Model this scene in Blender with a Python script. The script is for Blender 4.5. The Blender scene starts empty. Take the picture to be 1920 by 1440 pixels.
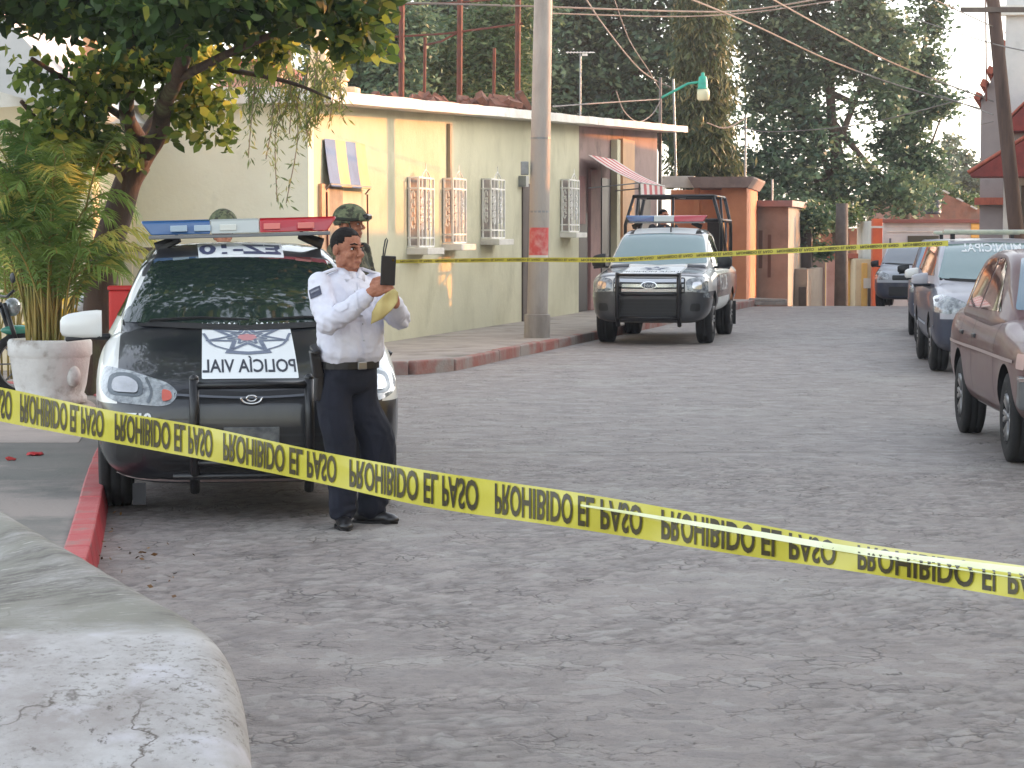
import bpy, bmesh, math, random
import numpy as np
from mathutils import Vector, Matrix, noise
from mathutils.bvhtree import BVHTree
sc = bpy.context.scene
col = sc.collection
R = math.radians
# ---------------------------------------------------------------- camera, world, sun, exposure
F = 4200.0; HZ = 448.0; CH = 1.62
TILT = math.atan((720 - HZ) / F)
cam_d = bpy.data.cameras.new('camera'); cam = bpy.data.objects.new('camera', cam_d); col.objects.link(cam)
cam.location = (0, 0, CH); cam.rotation_euler = (math.pi / 2 - TILT, 0, 0)
cam_d.sensor_width = 36; cam_d.lens = F / 1920 * 36; cam_d.clip_start = 0.1; cam_d.clip_end = 3000
sc.camera = cam
cam_d.dof.use_dof = False
SUN_AZ, SUN_EL = 61.0, 13.5          # degrees from +Y towards +X, and above the horizon
w = bpy.data.worlds.new('World'); sc.world = w; w.use_nodes = True
nt = w.node_tree; bg = nt.nodes['Background']
sky = nt.nodes.new('ShaderNodeTexSky'); sky.sky_type = 'NISHITA'; sky.sun_disc = False
sky.sun_elevation = R(SUN_EL); sky.sun_rotation = R(SUN_AZ); sky.air_density = 1.0; sky.dust_density = 2.0; sky.ozone_density = 1.0
hs = nt.nodes.new('ShaderNodeHueSaturation'); hs.inputs['Saturation'].default_value = 0.42
nt.links.new(sky.outputs[0], hs.inputs['Color']); nt.links.new(hs.outputs[0], bg.inputs['Color'])
bg.inputs['Strength'].default_value = 0.15
sd = bpy.data.lights.new('sun', 'SUN'); sd.energy = 2.0; sd.angle = R(0.6); sd.color = (0.72, 0.24, 0.025)
so = bpy.data.objects.new('sun', sd); col.objects.link(so)
sdir = Vector((math.sin(R(SUN_AZ)) * math.cos(R(SUN_EL)), math.cos(R(SUN_AZ)) * math.cos(R(SUN_EL)), math.sin(R(SUN_EL))))
so.rotation_euler = sdir.to_track_quat('Z', 'Y').to_euler(); so.location = (30, 20, 30)
sc.view_settings.view_transform = 'Standard'; sc.view_settings.look = 'None'; sc.view_settings.gamma = 1
sc.view_settings.exposure = 2.2
sc.cycles.max_bounces = 6; sc.cycles.transparent_max_bounces = 12
# ---------------------------------------------------------------- pixel helpers (photo pixels 1920x1440)
def ray(px, py):
    ct, st = math.cos(TILT), math.sin(TILT)
    a = (720 - py) / F; b = (px - 960) / F
    return Vector((b, ct + st * a, -st + ct * a))
def U(px, py, Y):
    d = ray(px, py); k = Y / d.y
    return Vector((d.x * k, Y, CH + d.z * k))
def Gd(px, py, z=0.0):
    d = ray(px, py); k = (z - CH) / d.z
    return Vector((d.x * k, d.y * k, z))
# ---------------------------------------------------------------- materials
def lin(r, g, b, k=1.0):
    f = lambda v: (v / 255 / 12.92 if v / 255 <= .04045 else ((v / 255 + .055) / 1.055) ** 2.4) * k
    return (min(f(r), 1), min(f(g), 1), min(f(b), 1), 1)
MT = {}
def M(name, c1, c2=None, scale=4.0, rough=.7, bump=0.0, bscale=None, metal=0.0, detail=6, coat=0.0, spec=.5, lo=.4, hi=.65, stretch=None,
      stain=None, sscale=1.5, slo=.55, shi=.7, emis=0, transl=0):
    if name in MT: return MT[name]
    m = bpy.data.materials.new(name); m.use_nodes = True; t = m.node_tree; N = t.nodes; L = t.links
    b = N['Principled BSDF']; b.inputs['Roughness'].default_value = rough; b.inputs['Metallic'].default_value = metal
    b.inputs['Specular IOR Level'].default_value = spec
    if coat: b.inputs['Coat Weight'].default_value = coat; b.inputs['Coat Roughness'].default_value = .04
    b.inputs['Base Color'].default_value = c1
    tc = N.new('ShaderNodeTexCoord'); src = tc.outputs['Object']
    if stretch:
        mp = N.new('ShaderNodeMapping'); mp.inputs['Scale'].default_value = stretch; L.new(src, mp.inputs[0]); src = mp.outputs[0]
    out = None
    def mixc(a, bb, f):
        x = N.new('ShaderNodeMix'); x.data_type = 'RGBA'
        for i, v in ((6, a), (7, bb)):
            if isinstance(v, tuple): x.inputs[i].default_value = v
            else: L.new(v, x.inputs[i])
        L.new(f, x.inputs[0]); return x.outputs[2]
    def nz(s, l, h, det=detail):
        n = N.new('ShaderNodeTexNoise'); n.inputs['Scale'].default_value = s; n.inputs['Detail'].default_value = det; n.inputs['Roughness'].default_value = .62
        L.new(src, n.inputs['Vector'])
        r = N.new('ShaderNodeMapRange'); r.inputs['From Min'].default_value = l; r.inputs['From Max'].default_value = h; L.new(n.outputs[0], r.inputs[0])
        return n.outputs[0], r.outputs[0]
    if c2:
        _, f = nz(scale, lo, hi); out = mixc(c1, c2, f)
    if stain:
        _, f = nz(sscale, slo, shi, 9); out = mixc(out if out else c1, stain, f)
    if out: L.new(out, b.inputs['Base Color'])
    if bump:
        h, _ = nz(bscale or scale * 5, 0, 1, 8)
        bp = N.new('ShaderNodeBump'); bp.inputs['Strength'].default_value = min(bump, 1); bp.inputs['Distance'].default_value = .02
        L.new(h, bp.inputs['Height']); L.new(bp.outputs[0], b.inputs['Normal'])
    if emis:
        b.inputs['Emission Color'].default_value = c1; b.inputs['Emission Strength'].default_value = emis
    MT[name] = m; return m
def leafmat(name, c1, c2, c3=None, transl=.25, rough=.55):
    if name in MT: return MT[name]
    m = bpy.data.materials.new(name); m.use_nodes = True; t = m.node_tree; N = t.nodes; L = t.links
    b = N['Principled BSDF']; b.inputs['Roughness'].default_value = rough; b.inputs['Specular IOR Level'].default_value = .3
    at = N.new('ShaderNodeAttribute'); at.attribute_name = 'v'
    cr = N.new('ShaderNodeValToRGB'); e = cr.color_ramp.elements
    e[0].position = 0; e[0].color = c1; e[1].position = .75; e[1].color = c2
    if c3: x = e.new(1.0); x.color = c3
    L.new(at.outputs['Fac'], cr.inputs[0]); L.new(cr.outputs[0], b.inputs['Base Color'])
    tr = N.new('ShaderNodeBsdfTranslucent'); L.new(cr.outputs[0], tr.inputs['Color'])
    mx = N.new('ShaderNodeMixShader'); mx.inputs[0].default_value = transl
    L.new(b.outputs[0], mx.inputs[1]); L.new(tr.outputs[0], mx.inputs[2]); L.new(mx.outputs[0], N['Material Output'].inputs[0])
    MT[name] = m; return m
# ---------------------------------------------------------------- scene helpers
def tag(o, label=None, cat=None, group=None, kind=None):
    if label: o['label'] = label
    if cat: o['category'] = cat
    if group: o['group'] = group
    if kind: o['kind'] = kind
    return o
def empty(name, loc=(0, 0, 0), rz=0.0, label=None, cat=None, group=None, rx=0.0, ry=0.0, s=1.0):
    o = bpy.data.objects.new(name, None); col.objects.link(o); o.location = loc; o.rotation_euler = (rx, ry, rz); o.scale = (s, s, s)
    o.empty_display_size = .1
    return tag(o, label, cat, group)
def mesh_obj(name, me, mats, parent=None, smooth=False):
    o = bpy.data.objects.new(name, me); col.objects.link(o)
    if not isinstance(mats, (list, tuple)): mats = [mats]
    for m in mats: me.materials.append(m)
    if smooth: me.polygons.foreach_set('use_smooth', [True] * len(me.polygons))
    if parent: o.parent = parent
    return o
def copy_tree(o, parent=None):
    c = o.copy(); col.objects.link(c); c.parent = parent
    for ch in list(o.children): copy_tree(ch, c)
    return c
class MB:
    def __init__(s): s.v = []; s.f = []; s.m = []; s.mi = 0
    def add(s, vs, fs, mi=None):
        n = len(s.v); s.v += [tuple(v) for v in vs]
        for f in fs: s.f.append([i + n for i in f]); s.m.append(s.mi if mi is None else mi)
        return s
    def box(s, c, d, rot=None, mi=None):
        x, y, z = d[0] / 2, d[1] / 2, d[2] / 2
        vs = [Vector(p) for p in ((-x, -y, -z), (x, -y, -z), (x, y, -z), (-x, y, -z), (-x, -y, z), (x, -y, z), (x, y, z), (-x, y, z))]
        if rot: m = Matrix.Rotation(rot[2], 3, 'Z') @ Matrix.Rotation(rot[1], 3, 'Y') @ Matrix.Rotation(rot[0], 3, 'X'); vs = [m @ v for v in vs]
        c = Vector(c); return s.add([v + c for v in vs], [(0, 3, 2, 1), (4, 5, 6, 7), (0, 1, 5, 4), (1, 2, 6, 5), (2, 3, 7, 6), (3, 0, 4, 7)], mi)
    def box2(s, a, b, mi=None):
        return s.box([(a[i] + b[i]) / 2 for i in range(3)], [abs(b[i] - a[i]) for i in range(3)], None, mi)
    def tube(s, pts, r, n=8, mi=None, cap=True, sq=None):
        pts = [Vector(p) for p in pts]; k = len(pts)
        if not hasattr(r, '__len__'): r = [r] * k
        vs = []; up = None
        for i, p in enumerate(pts):
            d = (pts[min(i + 1, k - 1)] - pts[max(i - 1, 0)]).normalized()
            if up is None:
                up = Vector((0, 0, 1)) if abs(d.z) < .9 else Vector((1, 0, 0))
            a = (up - d * up.dot(d)).normalized(); b = d.cross(a); up = a
            ra, rb = (r[i], r[i]) if not hasattr(r[i], '__len__') else r[i]
            for j in range(n):
                t = 2 * math.pi * j / n; vs.append(p + a * math.cos(t) * ra + b * math.sin(t) * rb)
        fs = [(i * n + j, i * n + (j + 1) % n, (i + 1) * n + (j + 1) % n, (i + 1) * n + j) for i in range(k - 1) for j in range(n)]
        if cap: fs += [tuple(range(n - 1, -1, -1)), tuple(range((k - 1) * n, k * n))]
        return s.add(vs, fs, mi)
    def lathe(s, prof, n=24, axis='Z', c=(0, 0, 0), mi=None, cap=True):
        vs = []; k = len(prof); c = Vector(c)
        for r, h in prof:
            for j in range(n):
                t = 2 * math.pi * j / n; a, b = r * math.cos(t), r * math.sin(t)
                vs.append(c + Vector({'Z': (a, b, h), 'X': (h, a, b), 'Y': (b, h, a)}[axis]))
        fs = [(i * n + j, i * n + (j + 1) % n, (i + 1) * n + (j + 1) % n, (i + 1) * n + j) for i in range(k - 1) for j in range(n)]
        if cap: fs += [tuple(range(n - 1, -1, -1)), tuple(range((k - 1) * n, k * n))]
        return s.add(vs, fs, mi)
    def prism(s, poly, z0, z1, mi=None, T=None):
        n = len(poly); vs = [Vector((x, y, z0)) for x, y in poly] + [Vector((x, y, z1)) for x, y in poly]
        if T: vs = [T @ v for v in vs]
        return s.add(vs, [tuple(range(n - 1, -1, -1)), tuple(range(n, 2 * n))] + [(i, (i + 1) % n, n + (i + 1) % n, n + i) for i in range(n)], mi)
    def ball(s, c, r, n=12, mi=None, rot=None):
        if not hasattr(r, '__len__'): r = (r, r, r)
        vs = []; c = Vector(c)
        for i in range(n + 1):
            p = math.pi * i / n
            for j in range(n * 2):
                t = math.pi * j / n
                q = Vector((r[0] * math.sin(p) * math.cos(t), r[1] * math.sin(p) * math.sin(t), -r[2] * math.cos(p)))
                if rot: q = rot @ q
                vs.append(c + q)
        k = 2 * n
        fs = [(i * k + j, i * k + (j + 1) % k, (i + 1) * k + (j + 1) % k, (i + 1) * k + j) for i in range(n) for j in range(k)]
        return s.add(vs, fs, mi)
    def mesh(s, name, merge=True):
        me = bpy.data.meshes.new(name); me.from_pydata(s.v, [], s.f)
        me.polygons.foreach_set('material_index', s.m)
        bm = bmesh.new(); bm.from_mesh(me)
        if merge: bmesh.ops.remove_doubles(bm, verts=bm.verts, dist=1e-5)
        bmesh.ops.recalc_face_normals(bm, faces=bm.faces)
        bm.to_mesh(me); bm.free(); me.update()
        return me
    def build(s, name, mats, parent=None, smooth=False, bevel=0, seg=2, auto=None):
        o = mesh_obj(name, s.mesh(name), mats, parent, smooth)
        if bevel:
            b = o.modifiers.new('bv', 'BEVEL'); b.width = bevel; b.segments = seg; b.limit_method = 'ANGLE'; b.angle_limit = R(35)
        if auto: sharp(o, auto)
        return o
def sharp(o, deg=35):
    me = o.data; me.polygons.foreach_set('use_smooth', [True] * len(me.polygons))
    bm = bmesh.new(); bm.from_mesh(me)
    for e in bm.edges:
        if len(e.link_faces) == 2 and e.calc_face_angle(0) > R(deg): e.smooth = False
    bm.to_mesh(me); bm.free()
def bake(o):
    dg = bpy.context.evaluated_depsgraph_get(); me = bpy.data.meshes.new_from_object(o.evaluated_get(dg))
    o.modifiers.clear(); o.data = me; return o
def pchip(xs, ys, x):
    xs = np.array(xs, float); ys = np.array(ys, float); x = np.asarray(x, float)
    h = np.diff(xs); d = np.diff(ys) / h; m = np.zeros_like(ys)
    for i in range(1, len(xs) - 1):
        if d[i - 1] * d[i] > 0:
            w1 = 2 * h[i] + h[i - 1]; w2 = h[i] + 2 * h[i - 1]; m[i] = (w1 + w2) / (w1 / d[i - 1] + w2 / d[i])
    m[0] = d[0]; m[-1] = d[-1]
    i = np.clip(np.searchsorted(xs, x) - 1, 0, len(xs) - 2); t = np.clip((x - xs[i]) / h[i], 0, 1)
    return (2*t**3-3*t**2+1)*ys[i] + (t**3-2*t**2+t)*h[i]*m[i] + (-2*t**3+3*t**2)*ys[i+1] + (t**3-t**2)*h[i]*m[i+1]
def spline(pts, n=8):
    P = np.array([tuple(p) for p in pts], float); t = np.arange(len(P)); T = np.linspace(0, len(P) - 1, (len(P) - 1) * n + 1)
    Q = np.vstack([np.concatenate([[2 * P[0, k] - P[1, k]], P[:, k], [2 * P[-1, k] - P[-2, k]]]) for k in range(P.shape[1])]).T
    out = []
    for u in T:
        i = min(int(u), len(P) - 2); f = u - i; p0, p1, p2, p3 = Q[i], Q[i + 1], Q[i + 2], Q[i + 3]
        out.append(.5 * ((2 * p1) + (-p0 + p2) * f + (2 * p0 - 5 * p1 + 4 * p2 - p3) * f * f + (-p0 + 3 * p1 - 3 * p2 + p3) * f ** 3))
    return [tuple(q) for q in out]
def text_mesh(txt, h, font_w=1.0, mirror=False, flip=False, bold=.0):
    """Flat letters in XY, baseline at y=0, centred in x; returns (verts, faces)."""
    cu = bpy.data.curves.new('t', 'FONT'); cu.body = txt; cu.size = h * 1.4; cu.align_x = 'CENTER'; cu.offset = bold; cu.resolution_u = 3
    o = bpy.data.objects.new('t', cu); col.objects.link(o)
    dg = bpy.context.evaluated_depsgraph_get(); dg.update(); me = bpy.data.meshes.new_from_object(o.evaluated_get(dg))
    vs = [Vector((v.co.x * font_w * (-1 if mirror else 1), (h - v.co.y) if flip else v.co.y, 0)) for v in me.vertices]
    fs = [tuple(p.vertices) for p in me.polygons]
    bpy.data.objects.remove(o); bpy.data.curves.remove(cu); bpy.data.meshes.remove(me)
    return vs, fs
class Surf:
    """Something to lay decals on: rays are cast onto the baked meshes given."""
    def __init__(s, *objs):
        vs = []; fs = []
        for o in objs:
            n = len(vs); vs += [v.co.copy() for v in o.data.vertices]; fs += [[i + n for i in p.vertices] for p in o.data.polygons]
        s.t = BVHTree.FromPolygons(vs, fs)
    def hit(s, o, d, off):
        q, n, i, _ = s.t.ray_cast(Vector(o), Vector(d).normalized())
        if q is None: return None
        if n.dot(Vector(d)) > 0: n = -n
        return q + n * off
    def lay(s, vs, fs, place, d, off=.004):
        out = []; last = None
        for v in vs:
            o = place(v); q = s.hit(o, d, off)
            if q is None:
                qq = s.t.find_nearest(Vector(o) + Vector(d).normalized() * 1.2)[0]; q = qq if qq else Vector(o)
            out.append(q)
        return out, fs
def fillpoly(poly, step=.06):
    bm = bmesh.new(); vs = [bm.verts.new((x, y, 0)) for x, y in poly]; bm.faces.new(vs)
    bmesh.ops.triangulate(bm, faces=bm.faces)
    for _ in range(7):
        es = [e for e in bm.edges if e.calc_length() > step]
        if not es: break
        bmesh.ops.subdivide_edges(bm, edges=es, cuts=1); bmesh.ops.triangulate(bm, faces=[f for f in bm.faces if len(f.verts) > 3])
    bm.verts.index_update(); r = ([v.co.copy() for v in bm.verts], [[v.index for v in f.verts] for f in bm.faces]); bm.free(); return r
def rnd(poly, r, n=3):
    out = []; k = len(poly)
    for i in range(k):
        p = Vector(poly[i]); a = Vector(poly[i - 1]) - p; b = Vector(poly[(i + 1) % k]) - p
        q = min(r, a.length * .45, b.length * .45); A = p + a.normalized() * q; B = p + b.normalized() * q
        for j in range(n + 1):
            t = j / n; out.append(tuple(A * (1 - t) ** 2 + p * 2 * t * (1 - t) + B * t * t))
    return out
def leaves(name, P, size, mat, parent=None, aspect=.5, droop=0.0, val=None, seed=1, six=False, up=.0):
    """One mesh of many leaf-shaped faces at points P."""
    g = np.random.default_rng(seed); n = len(P); P = np.asarray(P, float)
    a = g.normal(size=(n, 3)); a[:, 2] = a[:, 2] * .6 - droop; a /= np.linalg.norm(a, axis=1)[:, None]
    b = g.normal(size=(n, 3)); b[:, 2] -= up; b -= a * (a * b).sum(1)[:, None]; b /= np.linalg.norm(b, axis=1)[:, None]
    s = size * g.uniform(.6, 1.3, n)[:, None]; A = a * s; B = b * s * aspect * .5
    nn = np.cross(a, b) * s * .12
    if six:
        V = np.stack([P, P + A * .3 + B * .9 + nn, P + A * .7 + B * .8 + nn, P + A, P + A * .7 - B * .8 + nn, P + A * .3 - B * .9 + nn], 1); k = 6
    else:
        V = np.stack([P, P + A * .45 + B, P + A, P + A * .5 - B], 1); k = 4
    me = bpy.data.meshes.new(name); me.vertices.add(n * k); me.vertices.foreach_set('co', V.reshape(-1).astype(np.float32))
    me.loops.add(n * k); me.loops.foreach_set('vertex_index', np.arange(n * k, dtype=np.int32))
    me.polygons.add(n); me.polygons.foreach_set('loop_start', np.arange(0, n * k, k, dtype=np.int32))
    me.update(calc_edges=True)
    v = g.uniform(0, 1, n) if val is None else np.clip(np.asarray(val) + g.normal(0, .13, n), 0, 1)
    at = me.attributes.new('v', 'FLOAT', 'FACE'); at.data.foreach_set('value', v.astype(np.float32))
    return mesh_obj(name, me, mat, parent)
def clumps(blobs, n_clump, per, spread, seed, hollow=.55):
    """Points gathered in small clumps inside ellipsoids [(centre, radii, weight)], and one tone value per clump."""
    g = np.random.default_rng(seed); pts = []; val = []
    wt = np.array([b[2] for b in blobs], float); wt /= wt.sum()
    for i in g.choice(len(blobs), n_clump, p=wt):
        c, r, _ = blobs[i]; d = g.normal(size=3); d /= np.linalg.norm(d)
        rad = g.uniform(hollow ** 3, 1) ** (1 / 3) * g.uniform(.8, 1.12)
        p = np.array(c) + d * np.array(r) * rad; sp = spread * g.uniform(.5, 1.4)
        q = g.normal(size=(per, 3)) * sp * np.array([1, 1, .7]); pts.append(p + q); val += [g.uniform(0, 1)] * per
    return np.vstack(pts), np.array(val)
# ================================================================ SETTING: ground, road, pavements
def road_mat(name='road_stone', base=((156, 147, 141), (128, 120, 115)), cell=9.5):
    m = bpy.data.materials.new(name); m.use_nodes = True; t = m.node_tree; N = t.nodes; L = t.links; b = N['Principled BSDF']
    tc = N.new('ShaderNodeTexCoord'); src = tc.outputs['Object']
    wn = N.new('ShaderNodeTexNoise'); wn.inputs['Scale'].default_value = 2.2; wn.inputs['Detail'].default_value = 6; L.new(src, wn.inputs['Vector'])
    va = N.new('ShaderNodeMix'); va.data_type = 'RGBA'; va.blend_type = 'LINEAR_LIGHT'; va.inputs[0].default_value = .22
    L.new(src, va.inputs[6]); L.new(wn.outputs['Color'], va.inputs[7])
    vo = N.new('ShaderNodeTexVoronoi'); vo.feature = 'DISTANCE_TO_EDGE'; vo.inputs['Scale'].default_value = cell; L.new(va.outputs[2], vo.inputs['Vector'])
    vc = N.new('ShaderNodeTexVoronoi'); vc.inputs['Scale'].default_value = cell; L.new(va.outputs[2], vc.inputs['Vector'])
    def nz(s, d=6, r=.6):
        n = N.new('ShaderNodeTexNoise'); n.inputs['Scale'].default_value = s; n.inputs['Detail'].default_value = d; n.inputs['Roughness'].default_value = r
        L.new(src, n.inputs['Vector']); return n.outputs[0]
    def mr(x, a, bb, c=0, d=1):
        r = N.new('ShaderNodeMapRange'); L.new(x, r.inputs[0])
        for k, v in zip(('From Min', 'From Max', 'To Min', 'To Max'), (a, bb, c, d)): r.inputs[k].default_value = v
        return r.outputs[0]
    def ma(op, x, y):
        q = N.new('ShaderNodeMath'); q.operation = op
        for i, v in enumerate((x, y)):
            if isinstance(v, (int, float)): q.inputs[i].default_value = v
            else: L.new(v, q.inputs[i])
        return q.outputs[0]
    def mx(a, bb, f):
        x = N.new('ShaderNodeMix'); x.data_type = 'RGBA'
        for i, v in ((6, a), (7, bb)):
            if isinstance(v, tuple): x.inputs[i].default_value = v
            else: L.new(v, x.inputs[i])
        L.new(f, x.inputs[0]); return x.outputs[2]
    big = nz(.55, 5); mid = nz(3.0, 8, .7); fine = nz(38, 8, .75); grit = nz(90, 6, .8)
    c = mx(lin(*base[0]), lin(*base[1]), mr(mid, .36, .68))
    c = mx(c, lin(168, 164, 156), mr(big, .54, .70, 0, .6))
    c = mx(c, lin(124, 108, 98), mr(nz(1.3, 8, .7), .60, .74, 0, .6))
    sep = N.new('ShaderNodeSeparateColor'); L.new(vc.outputs['Color'], sep.inputs[0])
    c = mx(c, lin(112, 108, 108), mr(sep.outputs[0], .70, 1, 0, .35))
    c = mx(c, lin(178, 174, 168), mr(sep.outputs[1], .68, 1, 0, .35))
    c = mx(c, lin(74, 68, 64), mr(fine, .54, .74, 0, .62)); c = mx(c, lin(190, 186, 178), mr(grit, .58, .74, 0, .5))
    gap = mr(vo.outputs['Distance'], .0, .06, 1, 0)
    gmask = mr(nz(2.4, 7, .65), .50, .62, .10, 1.0)
    crack = ma('MULTIPLY', gap, gmask)
    c = mx(c, lin(52, 44, 40), ma('MULTIPLY', crack, .8))
    ga = N.new('ShaderNodeAttribute'); ga.attribute_name = 'gap'; c = mx(c, lin(62, 54, 50), mr(ga.outputs['Fac'], .2, .9, 0, .45))
    pit = ma('MULTIPLY', mr(nz(13, 6, .7), .61, .67), mr(nz(1.1, 5, .6), .46, .60))
    c = mx(c, lin(70, 62, 58), ma('MULTIPLY', pit, .8))
    L.new(c, b.inputs['Base Color']); b.inputs['Roughness'].default_value = .62
    h = ma('ADD', ma('MULTIPLY', mr(vo.outputs['Distance'], 0, .10), ma('MULTIPLY', gmask, .55)), ma('MULTIPLY', mid, .8)); h = ma('ADD', h, ma('MULTIPLY', fine, .55)); h = ma('SUBTRACT', h, ma('MULTIPLY', pit, .5))
    bp = N.new('ShaderNodeBump'); bp.inputs['Strength'].default_value = .9; bp.inputs['Distance'].default_value = .022
    L.new(h, bp.inputs['Height']); L.new(bp.outputs[0], b.inputs['Normal'])
    return m
def gz(x, y):      # road surface height: level street that drops away past the crest
    k = max(0.0, y - 53.0)
    z = -0.0075 * k * k if k < 6 else -0.27 - 0.09 * (k - 6)
    return max(z, -9.0)
def sheet(name, xs, ys, dz, mat, keep=None):
    vs = [(x, y, gz(x, y) + dz) for y in ys for x in xs]; n = len(xs)
    fs = [(j * n + i, j * n + i + 1, (j + 1) * n + i + 1, (j + 1) * n + i) for j in range(len(ys) - 1) for i in range(n - 1)]
    mb = MB().add(vs, fs); o = mb.build(name, mat, smooth=True); tag(o, kind='structure'); return o
ys_far = [2, 10, 20, 30, 40, 50] + [53 + k * .5 for k in range(14)] + [62, 70, 85, 100, 130, 170, 240, 400, 900, 1500]
earth = M('dry_earth', lin(120, 108, 90), lin(95, 92, 70), 1.2, .95, .5)
sheet('ground', [-900, -200, -60, -20, -8, 0, 8, 20, 60, 200, 900], [-60, -10] + ys_far, -.03, earth)
road_m = road_mat()
# finely divided road: low waviness everywhere, real stones in the near part
def stone(x, y):
    q = Vector((x + .05 * noise.noise((x * 5, y * 5, 1)), y + .05 * noise.noise((x * 5, y * 5, 7)), 0)) * 8.6
    d = noise.voronoi(q)[0]; e = d[1] - d[0]
    m_ = max(0.0, min(1.0, (noise.noise((x * .9, y * .9, 4)) + .45) * 2.0)); f = min(1.0, e / .22)
    return f, m_
def road_grid(xs, ys, fine):
    vs = []; gap = []
    for y in ys:
        for x in xs:
            xx = x + max(0, y - 20) * .19; z = gz(xx, y) + .012 * min(1, abs(y - 17) / 1.5) * noise.noise((xx * .45, y * .45, 0)); g_ = 0
            if fine:
                edge = min(1, (y - 3.2) * 2, (17.0 - y) * .8, (x + 3.9) * 3, (5.4 - x) * 3); edge = max(0, edge)
                f, m_ = stone(xx, y); n1 = noise.noise((xx * 16, y * 16, 2)); n2 = noise.noise((xx * 5, y * 5, 9)); n3 = noise.noise((xx * 33, y * 33, 5))
                z += edge * (-.0065 * (1 - f) * (.3 + .7 * m_) + .0028 * n1 + .003 * n2 + .0024 * n3); g_ = (1 - f) * m_ * edge
            vs.append((xx, y, z)); gap.append(g_)
    n = len(xs); return vs, [(j * n + i, j * n + i + 1, (j + 1) * n + i + 1, (j + 1) * n + i) for j in range(len(ys) - 1) for i in range(n - 1)], gap
v1_, f1_, g1_ = road_grid(np.linspace(-3.9, 5.4, 290), np.concatenate([np.arange(3.2, 9, .028), np.arange(9, 17.01, .042)]), True)
m0 = bpy.data.meshes.new('road'); 
V2 = []; F2 = []; G2 = []
for xs_, ys_ in ((np.arange(-9, 16.01, .5), np.arange(-6, 3.3, .4)), (np.arange(-9, 16.01, .5), np.concatenate([[17.0], np.arange(17.5, 60, .5), np.arange(60, 131, 5)])), (np.linspace(-9, -3.9, 12), np.linspace(3.2, 17, 30)), (np.linspace(5.4, 16, 22), np.linspace(3.2, 17, 30))):
    if abs(ys_[-1] - 3.2) < .3: ys_ = np.linspace(-6, 3.2, 24)
    a_, b_2, c_2 = road_grid(xs_, ys_, False); k_ = len(V2); V2 += a_; F2 += [tuple(q + k_ for q in f) for f in b_2]; G2 += c_2
k_ = len(V2); V2 += v1_; F2 += [tuple(q + k_ for q in f) for f in f1_]; G2 += g1_
m0.from_pydata(V2, [], F2); at = m0.attributes.new('gap', 'FLOAT', 'POINT'); at.data.foreach_set('value', np.array(G2, dtype=np.float32))
road = mesh_obj('road', m0, road_m, smooth=True); tag(road, kind='structure')
# ---- far pavement beside the yellow house
A0 = Vector((-2.58, 29.3, 0)); D0 = Vector((.2385, .9711, 0)).normalized(); Nf = Vector((D0.y, -D0.x, 0))     # facade line and its street-side normal
pave = M('pavement_concrete', lin(168, 158, 148), lin(148, 140, 132), 2.2, .85, .5, 26, stain=lin(118, 112, 102), sscale=1.1)
kerbm = M('kerb_worn_red', lin(150, 140, 132), lin(150, 92, 82), 1.4, .8, .6, 22, lo=.42, hi=.6)
def W(t, n, z=0): return A0 + D0 * t + Nf * n + Vector((0, 0, z))
def pts2(l): return [(p.x, p.y) for p in l]
kw = 2.12
poly = [W(-2.2, -9), W(-2.3, 0), W(-2.3, 1.2), W(-2.0, 1.8), W(-1.2, kw), W(27.5, kw), W(27.5, -.5), W(0, -.5), W(0, -9)]
tag(MB().prism(pts2(poly), -.05, .13).build('pavement', pave, bevel=.01), kind='structure')
kb = MB(); kline = [W(-2.3, -9), W(-2.3, 1.2), W(-2.0, 1.85), W(-1.2, kw)] + [W(t, kw) for t in np.arange(1, 28, 1.2)]
for a, b in zip(kline[:-1], kline[1:]):
    d = (b - a).normalized(); q = Vector((-d.y, d.x, 0)) * -.12
    g = d * .006
    kb.prism(pts2([a + g, a + q + g, b + q - g, b - g]), -.05, .15 + random.Random(int(a.x * 99)).uniform(-.012, .01))
tag(kb.build('kerb', kerbm, bevel=.02), kind='structure')
# ---- near pavement on the left with its painted red kerb
def spl(pts, n): return [Vector(p) for p in spline([tuple(p) for p in pts], n)]
k1 = spl([(-1.10, 2.0, 0), (-1.62, 6.5, 0), (-2.09, 10.26, 0), (-2.72, 14.3, 0), (-3.2, 17.6, 0), (-3.75, 20.6, 0), (-5.2, 23.0, 0), (-9, 23.6, 0)], 10)
poly = [(p.x, p.y) for p in k1] + [(-12, 23.6), (-12, 2.0)]
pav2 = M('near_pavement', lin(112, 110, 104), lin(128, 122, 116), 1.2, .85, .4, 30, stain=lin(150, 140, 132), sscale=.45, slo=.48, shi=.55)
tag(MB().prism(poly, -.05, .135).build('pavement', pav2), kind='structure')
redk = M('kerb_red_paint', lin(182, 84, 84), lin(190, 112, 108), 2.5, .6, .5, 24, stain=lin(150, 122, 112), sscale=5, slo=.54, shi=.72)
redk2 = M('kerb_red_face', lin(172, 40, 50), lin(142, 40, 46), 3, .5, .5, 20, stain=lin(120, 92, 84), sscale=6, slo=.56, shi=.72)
kb = MB()
rg = random.Random(4)
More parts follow.
